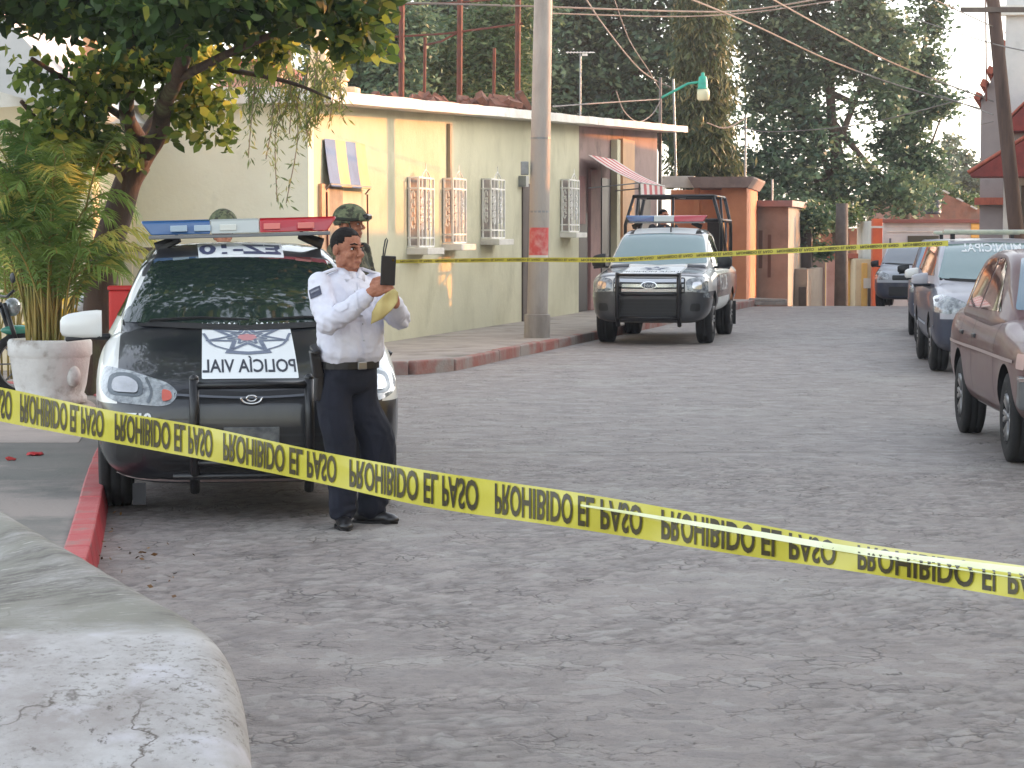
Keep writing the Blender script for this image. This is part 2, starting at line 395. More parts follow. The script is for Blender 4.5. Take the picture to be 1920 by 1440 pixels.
for a, b in zip(k1[:-1], k1[1:]):
    d = (b - a).normalized(); q = Vector((-d.y, d.x, 0)) * -.155
    h = .152 + rg.uniform(-.004, .006)
    p4 = [a, a + q, b + q, b]; q3 = q.normalized()
    vs = [(p.x, p.y, -.05) for p in p4] + [((p4[0] + q3 * 0).x, p4[0].y, h), ((p4[1] - q3 * .03).x, (p4[1] - q3 * .03).y, h), ((p4[2] - q3 * .03).x, (p4[2] - q3 * .03).y, h), (p4[3].x, p4[3].y, h)]
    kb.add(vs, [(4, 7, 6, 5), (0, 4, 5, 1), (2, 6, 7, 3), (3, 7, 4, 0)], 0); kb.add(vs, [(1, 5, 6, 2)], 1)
tag(kb.build('kerb', [redk, redk2], bevel=.012), kind='structure')
# ================================================================ the long pale house on the left of the street
plaster = M('pale_green_plaster', lin(200, 196, 168), lin(188, 184, 156), .9, .9, .35, 14, stain=lin(176, 172, 144), sscale=1.3, slo=.50, shi=.72, stretch=(1, 1, .8))
plaster2 = M('greywhite_plaster', lin(230, 228, 206), lin(222, 218, 196), .8, .9, .3, 14, stain=lin(170, 168, 150), sscale=.6, slo=.55, shi=.75)
pinkp = M('pinkbrown_plaster', lin(150, 128, 122), lin(134, 114, 108), 1.3, .9, .3, 12, stain=lin(96, 84, 80), sscale=.9)
whitep = M('white_paint_worn', lin(226, 222, 212), lin(205, 200, 190), 2.0, .8, .3, 20, stain=lin(150, 146, 138), sscale=2.2, slo=.6, shi=.75)
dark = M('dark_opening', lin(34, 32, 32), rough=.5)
glassd = M('dark_window_glass', lin(40, 46, 48), rough=.08, spec=.8)
woodd = M('grey_wood', lin(104, 92, 82), lin(82, 72, 66), 3, .8, .4, 20, stretch=(1, 1, .2))
iron = M('white_iron', lin(234, 232, 226), lin(214, 208, 198), 6, .5)
rust = M('rusty_iron', lin(112, 58, 42), lin(84, 50, 40), 5, .8, .3)
grey_m = M('galvanised_steel', lin(150, 152, 152), lin(128, 130, 130), 4, .45, metal=.6)
def zb(t): return 3.37 + .0322 * t          # underside of the roof slab
def tpx(px):                                # distance along the facade where image column px falls
    k = (px - 960) / F; return (k * A0.y - A0.x) / (D0.x - k * D0.y)
def fz(px, py):
    t = tpx(px); p = A0 + D0 * t; return t, U(px, py, p.y).z
house = empty('street_house', A0, 0, 'long single storey pale green plastered house with white roof slab and barred windows', 'house')
def L0(p): return Vector(p) - A0
TS, TE = tpx(1085), tpx(1240)
def wallslab(t0, t1, n0, n1, z0, z1f, mb):
    q = [(t0, n0), (t1, n0), (t1, n1), (t0, n1)]
    vs = [L0(W(t, n_, z0)) for t, n_ in q] + [L0(W(t, n_, z1f(t))) for t, n_ in q]
    mb.add(vs, [(0, 3, 2, 1), (4, 5, 6, 7), (0, 1, 5, 4), (1, 2, 6, 5), (2, 3, 7, 6), (3, 0, 4, 7)])
mb = MB(); wallslab(0.004, TS, -6.5, 0, .0, zb, mb); mb.build('wall', plaster, house)
mb = MB(); wallslab(TS + .003, TE, -6.5, -.12, .0, zb, mb); mb.build('shop_wall', pinkp, house)
# side wall seen from the camera (gable end, taller on the left)
mb = MB(); wallslab(-.22, 0.0, -8.6, -.0, 0, lambda t: zb(0) + .0, mb); mb.build('side_wall', plaster2, house)
# roof slab: sloping, overhanging, lumpy edge
mb = MB(); N_ = 60; rgd = random.Random(2); ring = []
for i in range(N_ + 1):
    t = -.55 + (TE + 1.3 + .55) * i / N_; z = zb(t) + .003; e = rgd.uniform(-.012, .012); th = .15 + rgd.uniform(-.008, .008)
    o_ = .42 + e
    ring.append([L0(W(t, o_, z + e * .4)), L0(W(t, o_ - .01, z + th)), L0(W(t, -.3, z + th + .05)), L0(W(t, -7.2, z + th + .10)), L0(W(t, -7.2, z))])
vs = [p for r_ in ring for p in r_]
fs = [(i * 5 + j, i * 5 + (j + 1) % 5, (i + 1) * 5 + (j + 1) % 5, (i + 1) * 5 + j) for i in range(N_) for j in range(5)] + [(0, 1, 2, 3, 4), tuple(N_ * 5 + k for k in (4, 3, 2, 1, 0))]
mb.add(vs, fs); mb.build('roof_slab', whitep, house)
# barred windows
def oriented(mb0, name, mats, parent, t, zc, **k):
    """mb0 is drawn with x along the facade, y outwards, z up."""
    m = Matrix((( D0.x, Nf.x, 0), (D0.y, Nf.y, 0), (0, 0, 1)))
    o_ = L0(W(t, 0, zc)); mb0.v = [tuple(m @ Vector(v) + o_) for v in mb0.v]
    return mb0.build(name, mats, parent, **k)
for (px, y0, y1, wd) in ((779, 334, 462, .82), (842, 336, 455, .78), (915, 337, 446, .92), (1060, 338, 434, .9)):
    t, zt = fz(px, y0); _, zbm = fz(px, y1); h = zt - zbm; zc = (zt + zbm) / 2
    wn = oriented(MB().box((0, .012, 0), (wd, .02, h)), 'window', M('drawn_curtain', lin(138, 126, 114), lin(98, 92, 88), 4, .7), house, t, zc)
    mb = MB(); d_ = .17; r_ = .011; w2 = wd / 2; h2 = h / 2
    for x in (-w2, w2):
        for y in (.03, d_): mb.box((x, y, 0), (.03, .03, h))
    for z in (-h2, -h2 + .13, h2 - .16, h2):
        mb.box((0, d_, z), (wd, .024, .028)); mb.box((-w2, d_ / 2, z), (.024, d_, .024)); mb.box((w2, d_ / 2, z), (.024, d_, .024))
    for i in range(1, 4):
        x = -w2 + wd * i / 4; mb.box((x, d_, 0), (.028, .02, h))
    for i in range(4):      # scrolls in the front of the cage
        z = -h2 + .28 + (h - .5) * (i + .5) / 4
        for sx in (-1, 1):
            mb.tube([(sx * wd * .25 + sx * .5 * wd * .2 * math.cos(a), d_, z + .1 * math.sin(a) * 1.1) for a in np.linspace(0, 6.0, 14)], .011, 5)
            mb.tube([(sx * w2, d_ / 2 + (d_ / 2 - .05) * math.cos(a) * .7, z + .09 * math.sin(a)) for a in np.linspace(0, 6.0, 10)], .010, 5)
    for x in (-.12, 0, .12):  # finial on top
        mb.tube([(x * 2, d_, h2), (x * 1.2, d_, h2 + .07), (0, d_, h2 + (.22 if x == 0 else .13))], .010, 5)
    oriented(mb, 'window_grille', iron, wn, t, zc)
    oriented(MB().box((0, .16, -h2 - .07), (wd + .1, .34, .1)), 'sill', whitep, wn, t, zc, bevel=.01)
# door beside the pole, awning-topped doorway on the far left of the facade
def facade_box(name, px0, px1, y0, y1, out, mat, parent, thick=.04, pz0=None):
    t0, t1 = tpx(px0), tpx(px1); tc_ = (t0 + t1) / 2; Y = (A0 + D0 * tc_).y
    zt = U(px0, y0, Y).z; zb_ = U(px0, y1, Y).z if pz0 is None else pz0
    mb = MB().box((0, out + thick / 2, 0), (t1 - t0, thick, zt - zb_)); return oriented(mb, name, mat, parent, tc_, (zt + zb_) / 2)
facade_box('door', 978, 1004, 345, 0, 0.0, woodd, house, .03, .13)
facade_box('door', 598, 612, 345, 0, .0, M('peach_door', lin(214, 170, 138), lin(200, 150, 110), 3), house, .05, .13)
facade_box('doorway', 612, 640, 350, 0, .0, M('grey_metal_door', lin(150, 138, 118), lin(120, 110, 96), 4), house, .03, .13)
facade_box('drainpipe', 838, 841.5, 232, 335, .0, M('pipe_grey', lin(150, 140, 120)), house, .06)
facade_box('power_meter', 972, 977, 330, 350, .0, grey_m, house, .14)
# shop part: shutter, doors, dark recess
sh = lambda nm, a, b, y0, y1, m_, o_=-.11, th=.03, pz0=None: facade_box(nm, a, b, y0, y1, o_, m_, house, th, pz0)
shut = M('red_brown_shutter', lin(138, 92, 88), lin(120, 80, 78), 5, .6)
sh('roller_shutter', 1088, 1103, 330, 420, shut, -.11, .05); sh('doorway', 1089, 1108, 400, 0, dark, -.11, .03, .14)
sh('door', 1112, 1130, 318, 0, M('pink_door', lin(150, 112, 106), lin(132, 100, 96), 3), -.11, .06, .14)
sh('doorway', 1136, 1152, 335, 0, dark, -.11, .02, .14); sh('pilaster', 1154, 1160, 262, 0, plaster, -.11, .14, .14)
sh('pilaster', 1168, 1190, 262, 0, M('sunlit_tan_plaster', lin(196, 150, 104), lin(184, 140, 100), 2), -.11, .10, .14)  # sunlight on this pilaster is put into its tan colour
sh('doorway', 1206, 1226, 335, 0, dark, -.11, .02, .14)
# ================================================================ VEHICLES
rubber = M('tyre_rubber', lin(28, 28, 28), lin(40, 39, 38), 6, .85, .3)
blackpl = M('black_plastic', lin(28, 29, 32), lin(38, 39, 42), 5, .5, .1)
grilleblk = M('grille_black', lin(20, 20, 22), rough=.45)
chrome = M('chrome', lin(215, 215, 215), rough=.18, metal=1)
alloy = M('alloy_rim', lin(150, 150, 152), lin(120, 118, 116), 5, .4, metal=.7)
lampglass = M('headlamp_glass', lin(158, 164, 166), lin(78, 84, 90), 16, .06, spec=.9, coat=1)
lampdark = M('headlamp_inner', lin(112, 118, 122), rough=.2, metal=.6)
amber = M('amber_lens', lin(196, 98, 84), rough=.2)
blackm = M('black_steel_bar', lin(22, 22, 24), rough=.35, spec=.5)
seam = M('panel_gap', lin(14, 14, 15), rough=.8)
paperw = M('white_vinyl', lin(224, 228, 228), rough=.35)
letterm = M('black_letters', lin(52, 56, 66), rough=.5)
letterg = M('grey_letters', lin(112, 120, 136), rough=.5)
redl = M('red_letters', lin(150, 40, 60), rough=.5)
def glass_mat(name, c, rough=.03, tr=.0):
    m = M(name, c, rough=rough, spec=1.0, coat=1.0); return m
g_sedan = glass_mat('windscreen_dark', lin(36, 48, 46))
g_teal = glass_mat('windscreen_teal', lin(112, 138, 138))
g_side = glass_mat('side_glass', lin(38, 44, 46))
def paint(name, c, c2=None, zones=None, rough=.22, coat=.8, metal=0.0, dirt=.25):
    """Car paint; zones = list of (colour, [(axis, lo, hi), ...]) boxes in the body's own coordinates; dust low down on the panels."""
    m = bpy.data.materials.new(name); m.use_nodes = True; t = m.node_tree; N = t.nodes; L = t.links; b = N['Principled BSDF']
    b.inputs['Roughness'].default_value = rough; b.inputs['Coat Weight'].default_value = coat; b.inputs['Coat Roughness'].default_value = .05; b.inputs['Metallic'].default_value = metal
    tc = N.new('ShaderNodeTexCoord'); sp = N.new('ShaderNodeSeparateXYZ'); L.new(tc.outputs['Object'], sp.inputs[0])
    ab = N.new('ShaderNodeMath'); ab.operation = 'ABSOLUTE'; L.new(sp.outputs[0], ab.inputs[0])
    ax = {'x': ab.outputs[0], 'X': sp.outputs[0], 'y': sp.outputs[1], 'z': sp.outputs[2]}
    cur = c
    def mx(a, bb, f):
        x = N.new('ShaderNodeMix'); x.data_type = 'RGBA'
        for i, v in ((6, a), (7, bb)):
            if isinstance(v, tuple): x.inputs[i].default_value = v
            else: L.new(v, x.inputs[i])
        L.new(f, x.inputs[0]); return x.outputs[2]
    for zc, conds in zones or []:
        f = None
        for a, lo, hi in conds:
            for op, val in (('GREATER_THAN', lo), ('LESS_THAN', hi)):
                if val is None: continue
                q = N.new('ShaderNodeMath'); q.operation = op; L.new(ax[a], q.inputs[0]); q.inputs[1].default_value = val
                if f is None: f = q.outputs[0]
                else:
                    mu = N.new('ShaderNodeMath'); mu.operation = 'MULTIPLY'; L.new(f, mu.inputs[0]); L.new(q.outputs[0], mu.inputs[1]); f = mu.outputs[0]
        cur = mx(cur, zc, f)
    nz = N.new('ShaderNodeTexNoise'); nz.inputs['Scale'].default_value = 3.5; nz.inputs['Detail'].default_value = 8; L.new(tc.outputs['Object'], nz.inputs['Vector'])
    r = N.new('ShaderNodeMapRange'); r.inputs['From Min'].default_value = .42; r.inputs['From Max'].default_value = .8; r.inputs['To Max'].default_value = dirt; L.new(nz.outputs[0], r.inputs[0])
    cur = mx(cur, lin(150, 142, 130), r.outputs[0])
    if isinstance(cur, tuple): b.inputs['Base Color'].default_value = cur
    else: L.new(cur, b.inputs['Base Color'])
    rr = N.new('ShaderNodeMapRange'); rr.inputs['To Min'].default_value = rough; rr.inputs['To Max'].default_value = rough + .3; L.new(nz.outputs[0], rr.inputs[0]); L.new(rr.outputs[0], b.inputs['Roughness'])
    return m
def loft(st, nsec, secf, name, mats, parent, ny=90):
    """st: dict of curves keyed by name -> (ys, values); secf(params) -> half section from bottom centre to top centre."""
    y0, y1 = st['range']; ks = [k for k in st if k != 'range']
    u = np.linspace(0, 1, ny); yy = y0 + (y1 - y0) * (.5 - .5 * np.cos(u * math.pi)) * .6 + (y1 - y0) * u * .4
    yy = np.concatenate([y0 + (y1 - y0) * np.array([.0, .0012, .003, .006, .010, .016]), yy[yy > y0 + (y1 - y0) * .02]])
    yy = yy[yy < y0 + (y1 - y0) * .982]; yy = np.concatenate([yy, y1 - (y1 - y0) * np.array([.016, .010, .006, .003, .0012, .0])])
    vs = []; 
    for y in yy:
        p = {k: float(pchip(st[k][0], st[k][1], y)) for k in ks}; half = secf(p)
        full = [(x, z) for x, z in half] + [(-x, z) for x, z in half[-2:0:-1]]
        vs += [(x, y, z) for x, z in full]
    n = len(full); m_ = len(yy)
    fs = [(i * n + j, i * n + (j + 1) % n, (i + 1) * n + (j + 1) % n, (i + 1) * n + j) for i in range(m_ - 1) for j in range(n)]
    fs += [tuple(range(n)), tuple(range((m_ - 1) * n, m_ * n))]
    return MB().add(vs, fs).build(name, mats, parent, smooth=True)
def body_sec(p, n=15):
    out = []; w_, zb_, zc, zt_ = p['w'], p['zb'], p['zc'], p['zt']; et = p.get('et', .5); eb = p.get('eb', .3)
    for i in range(n + 1):           # bottom centre -> side
        a = math.pi / 2 * i / n; out.append((w_ * math.sin(a) ** eb if i else 0, zc - (zc - zb_) * math.cos(a) ** .55 if i < n else zc))
    for i in range(1, n + 1):        # side -> top centre
        a = math.pi / 2 * i / n; x = w_ * max(math.cos(a), 0) ** et if i < n else 0
        out.append((x, zc + (zt_ - zc) * math.sin(a) ** p.get('ez', .62)))
    return out
def cab_sec(p):
    """Greenhouse section: side rises from the belt leaning in, rounds into a gently crowned roof."""
    wb, z0, zt_, k = p['wb'], p['z0'], p['zt'], p['k']; h = max(zt_ - z0, .002); rr_ = min(p.get('r', .13), h * .9); out = [(0, z0 - .05), (wb * .5, z0 - .05), (wb, z0 - .05), (wb, z0)]
    wt = wb - k * (h - rr_ * .5)
    for i in range(1, 7): f = i / 6; out.append((wb + (wt - wb) * f, z0 + (h - rr_) * f))
    for i in range(1, 7):
        a = math.pi / 2 * i / 6; out.append((wt - rr_ * 1.1 * (1 - math.cos(a)), z0 + h - rr_ + rr_ * math.sin(a) * .82))
    xr = wt - rr_ * 1.1; zr = z0 + h - rr_ * .18
    for i in range(1, 7): f = i / 6; out.append((xr * (1 - f), zr + rr_ * .18 * (1 - (1 - f) ** 2)))
    return out
def cut_wheels(body, whs, Rw, w_, gap=.05, depth=.36):
    body.data.materials.append(seam)
    for (y, zc_) in whs:
        for s_ in (-1, 1):
            mb = MB(); mb.lathe([(Rw + gap, -depth), (Rw + gap, .3)], 36, 'X', (0, 0, 0), 0)
            mb.v = [(s_ * (w_ + v[0]), y + v[1], zc_ + v[2]) for v in mb.v]
            c = mb.build('cut', seam); c.data.materials.clear(); c.data.materials.append(seam); c.parent = None
            md = body.modifiers.new('b', 'BOOLEAN'); md.operation = 'DIFFERENCE'; md.object = c; md.solver = 'EXACT'; md.material_mode = 'TRANSFER'
            pm = body.parent; body.parent = None; bake(body); body.parent = pm
            bpy.data.objects.remove(c)
    sharp(body, 40)
def wheel(parent, x, y, Rw, wd, rimm=None, spokes=5, turn=0, rr_=.62):
    """x is the outer face of the tyre (sign gives the side)."""
    s_ = 1 if x > 0 else -1; c = (x - s_ * wd / 2, y, Rw)
    prof = [(Rw * rr_, -wd / 2 + .012), (Rw * .80, -wd / 2), (Rw * .93, -wd / 2 + .012), (Rw * .985, -wd * .40), (Rw, -wd * .28), (Rw, -.034), (Rw - .008, -.03), (Rw - .008, -.022), (Rw, -.018), (Rw, .018), (Rw - .008, .022), (Rw - .008, .03), (Rw, .034), (Rw, wd * .28), (Rw * .985, wd * .40), (Rw * .93, wd / 2 - .012), (Rw * .80, wd / 2), (Rw * rr_, wd / 2 - .012), (Rw * rr_ - .01, 0)]
    o = empty('wheel', c, turn); o.parent = parent
    MB().lathe(prof, 40, 'X', cap=False).build('tyre', rubber, o, smooth=True)
    mb = MB(); rd = Rw * rr_
    mb.lathe([(rd, s_ * -.05), (rd, s_ * (wd / 2 - .008)), (rd - .022, s_ * (wd / 2 - .014)), (rd - .03, s_ * .02), (.03, s_ * .0)], 40, 'X', cap=False, mi=1)
    mb.lathe([(.035, 0), (.032, s_ * (wd / 2 - .02)), (.001, s_ * (wd / 2 - .012))], 16, 'X', cap=False, mi=0)
    for k in range(spokes):
        a = 2 * math.pi * k / spokes
        for da in (-.16, .16):
            mb.tube([(s_ * (wd / 2 - .035), math.cos(a) * .03, math.sin(a) * .03), (s_ * (wd / 2 - .02), math.cos(a + da) * (rd - .02), math.sin(a + da) * (rd - .02))], [(.02, .012), (.026, .012)], 6, 0)
    mb.build('rim', [rimm or alloy, seam], o, smooth=True)
    return o
def decal(sf, poly, plane, d, name, mat, parent, off=.004, step=.06, rd=0, smooth=True):
    """Lay a 2D polygon on the surface: plane 'xz' cast along y, 'xy' cast down, 'yz' cast along x."""
    if rd: poly = rnd(poly, rd)
    vs, fs = fillpoly(poly, step); return lay(sf, vs, fs, plane, d, name, mat, parent, off, smooth)
def lay(sf, vs, fs, plane, d, name, mat, parent, off=.004, smooth=True):
    if plane == 'xz': pl = lambda v: (v.x, -3 if d[1] > 0 else 9, v.y)
    elif plane == 'xy': pl = lambda v: (v.x, v.y, 4)
    else: pl = lambda v: (-4 * d[0], v.x, v.y)
    vs, fs = sf.lay(vs, fs, pl, d, off)
    return MB().add(vs, fs).build(name, mat, parent, smooth=smooth)
def strip(sf, pts, wd, plane, d, name, mat, parent, off=.003, n=4):
    P = [Vector(p) for p in spline(pts, n)] if len(pts) > 2 else [Vector(pts[0]).lerp(Vector(pts[1]), i / 8) for i in range(9)]
    vs = []; 
    for i, p in enumerate(P):
        q = (P[min(i + 1, len(P) - 1)] - P[max(i - 1, 0)]).normalized(); nn = Vector((-q.y, q.x)) * wd / 2
        vs += [Vector((p.x + nn.x, p.y + nn.y, 0)), Vector((p.x - nn.x, p.y - nn.y, 0))]
    fs = [(2 * i, 2 * i + 1, 2 * i + 3, 2 * i + 2) for i in range(len(P) - 1)]
    return lay(sf, vs, fs, plane, d, name, mat, parent, off)
def lettering(sf, txt, h, cx, cz, plane, d, name, mat, parent, off=.007, mirror=False, fw=1.0, bold=0.0, yflip=False, rot=0, warp=None):
    vs, fs = text_mesh(txt, h, fw, mirror, bold=bold)
    c_, s_ = math.cos(rot), math.sin(rot)
    vs = [Vector((v.x, -v.y + h if yflip else v.y, 0)) for v in vs]
    vs = [Vector((v.x * c_ - v.y * s_ + cx, v.x * s_ + v.y * c_ + cz, 0)) for v in vs]
    return lay(sf, vs, fs, plane, d, name, mat, parent, off, False)
def mirx(poly): return [(-x, y) for x, y in poly][::-1]
def mirror_part(parent, x, y, z, w_, h_, mat, s_=1):
    """Door mirror: tapering housing with a dark lower lip on a short arm; s_ = side of the car."""
    prof = [(0, .55, .95), (.12, .85, 1.0), (.45, 1, .98), (.8, .92, .86), (.95, .7, .66), (1.0, .35, .4)]
    mb = MB(); vs = []; n = 14
    for u, a, b in prof:
        for j in range(n):
            t = 2 * math.pi * j / n; c, q = math.cos(t), math.sin(t); e = .55
            vs.append((s_ * (x + w_ * u), y + .075 * a * math.copysign(abs(c) ** e, c) - .03 * (1 - u), z - h_ * .10 * u + h_ * .5 * b * math.copysign(abs(q) ** e, q)))
    k = len(prof); fs = [(i * n + j, i * n + (j + 1) % n, (i + 1) * n + (j + 1) % n, (i + 1) * n + j) for i in range(k - 1) for j in range(n)] + [tuple(range(n)), tuple(range((k - 1) * n, k * n))]
    o = mb.add(vs, fs).build('door_mirror', mat, parent, auto=50)
    MB().box((s_ * (x + w_ * .45), y, z - h_ * .50), (w_ * .85, .12, h_ * .16), (0, R(6) * s_, 0)).build('mirror_lip', blackpl, o, bevel=.01)
    MB().tube([(s_ * (x - .06), y + .03, z - h_ * .5), (s_ * (x + w_ * .3), y + .01, z - h_ * .48)], [(.022, .03), (.016, .025)], 8).build('mirror_arm', blackpl, o, smooth=True)
    return o
def lightbar(parent, y, z, L_, h=.10, dep=.26, feet=.42, blocks=True):
    bar = empty('light_bar', (0, y, z)); bar.parent = parent
    rl = M('red_lens', lin(178, 36, 46), rough=.12, coat=1); bl = M('blue_lens', lin(52, 92, 140), rough=.12, coat=1); cl = M('clear_lens', lin(186, 192, 188), rough=.15, coat=1)
    def seg(x0, x1, mat, nm, end=0):
        P = [(-dep / 2, 0), (-dep / 2 + .03, h * .85), (-dep / 2 + .07, h), (dep / 2 - .07, h), (dep / 2 - .03, h * .85), (dep / 2, 0)]
        T = Matrix(((0, 0, 1, 0), (1, 0, 0, 0), (0, 1, 0, 0), (0, 0, 0, 1)))
        mb = MB(); mb.prism(P, x0, x1, T=T)
        if end:
            mb.v = [((v[0] + end * (-.06 if v[2] < h * .5 else 0)) if abs(v[0] - (x1 if end > 0 else x0)) < 1e-6 else v[0], v[1] * (.7 if abs(v[0] - (x1 if end > 0 else x0)) < .07 else 1), v[2]) for v in mb.v]
        return mb.build(nm, mat, bar, bevel=.008)
    a = L_ / 2; seg(-a, -a * .30, bl, 'blue_lens', -1); seg(-a * .295, a * .20, cl, 'clear_lens'); seg(a * .205, a, rl, 'red_lens', 1)
    mb = MB(); mb.box((0, 0, -.014), (L_ * .93, dep * .9, .024)); mb.build('base_tray', M('tray_grey', lin(120, 122, 124), rough=.4), bar, bevel=.006)
    if blocks:
        for x in (-.62, -.38, -.12, .33, .68):
            c_ = lin(170, 190, 205) if x < -.3 else (lin(214, 216, 208) if x < .1 else lin(226, 130, 122))
            MB().box((a * x, -dep / 2 + .008, h * .42), (L_ * .085, .02, h * .42)).build('flasher', M('flasher_%d' % int(x * 100 + 200), c_, rough=.25), bar, bevel=.004)
    for s_ in (-1, 1):
        MB().tube([(s_ * a * .62, 0, -.02), (s_ * a * .68, .02, -.04), (s_ * a * .86, .04, -.085)], [(.03, .012), (.03, .012), (.04, .012)], 8).build('foot', blackm, bar)
    return bar
# ---------------------------------------------------------------- generic car
def make_car(P, root):
    """Build the body, cabin, glass and wheels of a car from a table of curves. Front faces -Y."""
    body = loft(P['body'], 30, body_sec, 'body', P['paint'], root); cut_wheels(body, [(y, P['R']) for y in P['axles']], P['R'], P['hw'], P.get('gap', .05))
    cabin = loft(P['cab'], 30, cab_sec, 'cabin', P['paint'], root, 70)
    for y in P['axles']:
        for s_ in (-1, 1): wheel(root, s_ * (P['hw'] - .015), y, P['R'], P['tw'], P.get('rim'), P.get('spokes', 5), P.get('turn', 0) if y == P['axles'][0] else 0, P.get('rr', .62))
    return body, cabin
# ======================= the traffic police sedan (hero)
sed = empty('police_sedan', (-1.50, 12.86, 0), R(8.4), 'black and white traffic police saloon with red and blue light bar beside the red kerb', 'police car')
sed.scale = (1.07, 1.03, 1.03)
blk = lin(18, 21, 28); wht = lin(222, 222, 216)
pt = paint('sedan_paint', wht, zones=[(blk, [('x', None, .715), ('y', None, 1.25), ('z', .3, None)]), (blk, [('z', None, .655), ('y', None, .9)]), (blk, [('z', 1.34, None), ('x', None, .60)])], dirt=.09)
SB = {'range': (0, 4.30),
 'w': ([0, .02, .06, .14, .3, .55, .9, 1.4, 2.6, 3.5, 4.0, 4.2, 4.3], [.50, .60, .68, .76, .815, .84, .85, .85, .85, .84, .80, .72, .50]),
 'zb': ([0, .03, .1, .3, 1, 3.4, 4.1, 4.3], [.34, .25, .20, .19, .20, .22, .30, .45]),
 'zc': ([0, .3, 1, 4.3], [.50, .58, .66, .70]),
 'zt': ([0, .02, .06, .14, .26, .5, .8, 1.08, 1.4, 3.4, 3.8, 4.15, 4.3], [.64, .69, .74, .79, .84, .925, 1.01, 1.065, 1.06, 1.08, 1.10, 1.05, .80]),
 'et': ([0, .3, 1.0, 4.3], [.36, .34, .30, .34]), 'eb': ([0, 4.3], [.32, .32]), 'ez': ([0, .3, 1.0, 1.5, 4.3], [.62, .62, .60, .6, .6])}
SC = {'range': (.94, 3.75), 'wb': ([.94, 1.1, 1.6, 2.8, 3.4, 3.75], [.70, .755, .80, .80, .76, .66]),
 'z0': ([.94, 3.75], [.99, 1.03]), 'zt': ([.94, 1.02, 1.3, 1.6, 1.86, 2.1, 2.6, 3.0, 3.3, 3.75], [1.03, 1.075, 1.235, 1.37, 1.46, 1.505, 1.555, 1.53, 1.40, 1.10]),
 'k': ([.94, 3.75], [.44, .44]), 'r': ([.94, 1.4, 3.75], [.06, .12, .12])}
body, cabin = make_car(dict(body=SB, cab=SC, paint=pt, R=.30, hw=.85, axles=(.82, 3.37), tw=.19, rim=M('steel_rim', lin(96, 96, 98), rough=.5, metal=.5), turn=0), sed)
sf = Surf(body, cabin); fr = (0, 1, 0)
ws = [(-.715, 1.075), (-.66, 1.16), (-.55, 1.40), (-.53, 1.445), (0, 1.47), (.53, 1.445), (.55, 1.40), (.66, 1.16), (.715, 1.075), (0, 1.045)]
wsm = decal(sf, rnd(ws, .03), 'xz', fr, 'windscreen', g_sedan, sed, .004)
strip(sf, [(-.70, 1.068), (0, 1.04), (.70, 1.068)], .03, 'xz', fr, 'cowl', seam, sed, .008)
for x0, x1 in ((-.55, .02), (.08, .62)):
    MB().tube([(x0, 1.03, 1.085), ((x0 + x1) / 2, 1.05, 1.10), (x1, 1.03, 1.085)], .009, 6).build('wiper', seam, sed)
for s_ in (-1, 1):
    q = (-s_, 0, 0)
    decal(sf, [(1.32, 1.10), (1.9, 1.43), (2.3, 1.46), (2.3, 1.09)], 'yz', q, 'side_window', g_side, sed, .004, rd=.03)
    decal(sf, [(2.38, 1.09), (2.38, 1.46), (2.75, 1.45), (3.15, 1.33), (3.3, 1.16), (3.2, 1.10)], 'yz', q, 'side_window', g_side, sed, .004, rd=.03)
    for yy in (1.20, 2.34, 3.25): strip(sf, [(yy, .35), (yy + .02, .7), (yy, 1.05)], .008, 'yz', q, 'door_gap', seam, sed)
# head lamps
hl = [(-.815, .75), (-.79, .845), (-.645, .825), (-.443, .765), (-.385, .715), (-.422, .655), (-.482, .642), (-.705, .66), (-.78, .69)]
for poly, sg in ((hl, -1), (mirx(hl), 1)):
    h_ = decal(sf, poly, 'xz', fr, 'headlight', lampglass, sed, .006, rd=.03)
    decal(sf, [(sg * a, b) for a, b in ((.765, .70), (.76, .805), (.66, .818), (.575, .78), (.575, .69))], 'xz', fr, 'lamp_bezel', lampdark, h_, .0085, rd=.04)
    strip(sf, [(sg * .56, .79), (sg * .53, .72), (sg * .55, .66)], .014, 'xz', fr, 'lamp_divider', lampdark, h_, .009)
    decal(sf, [(sg * a, b) for a, b in ((.74, .715), (.735, .785), (.66, .795), (.60, .76), (.60, .71))], 'xz', fr, 'reflector', chrome, h_, .0135, rd=.04)
    decal(sf, [(sg * a, b) for a, b in ((.475, .665), (.475, .735), (.425, .72), (.42, .68))], 'xz', fr, 'turn_signal', amber, h_, .010, rd=.02)
    decal(sf, [(sg * a, b) for a, b in ((.72, .33), (.72, .43), (.58, .44), (.58, .33))], 'xz', fr, 'fog_lamp', grilleblk, sed, .004, rd=.03)
decal(sf, [(-.44, .70), (-.36, .735), (0, .715), (.36, .735), (.44, .70), (.42, .685), (0, .665), (-.42, .685)], 'xz', fr, 'upper_grille', grilleblk, sed, .004)
decal(sf, [(-.50, .28), (-.58, .36), (-.50, .52), (.50, .52), (.58, .36), (.50, .28)], 'xz', fr, 'grille', grilleblk, sed, .005, rd=.05)
for z in (.33, .38, .43, .48): strip(sf, [(-.48, z), (0, z - .005), (.48, z)], .014, 'xz', fr, 'grille_bar', blackpl, sed, .014)
strip(sf, [(-.40, .70), (0, .683), (.40, .70)], .012, 'xz', fr, 'chrome_strip', M('dull_chrome', lin(110, 112, 116), rough=.3, metal=.9), sed, .012)
strip(sf, [(-.80, .245), (-.5, .20), (0, .19), (.5, .20), (.80, .245)], .05, 'xz', fr, 'bumper_lip', M('scuffed_lip', lin(128, 112, 108), lin(96, 84, 84), 6, .6), sed, .006)
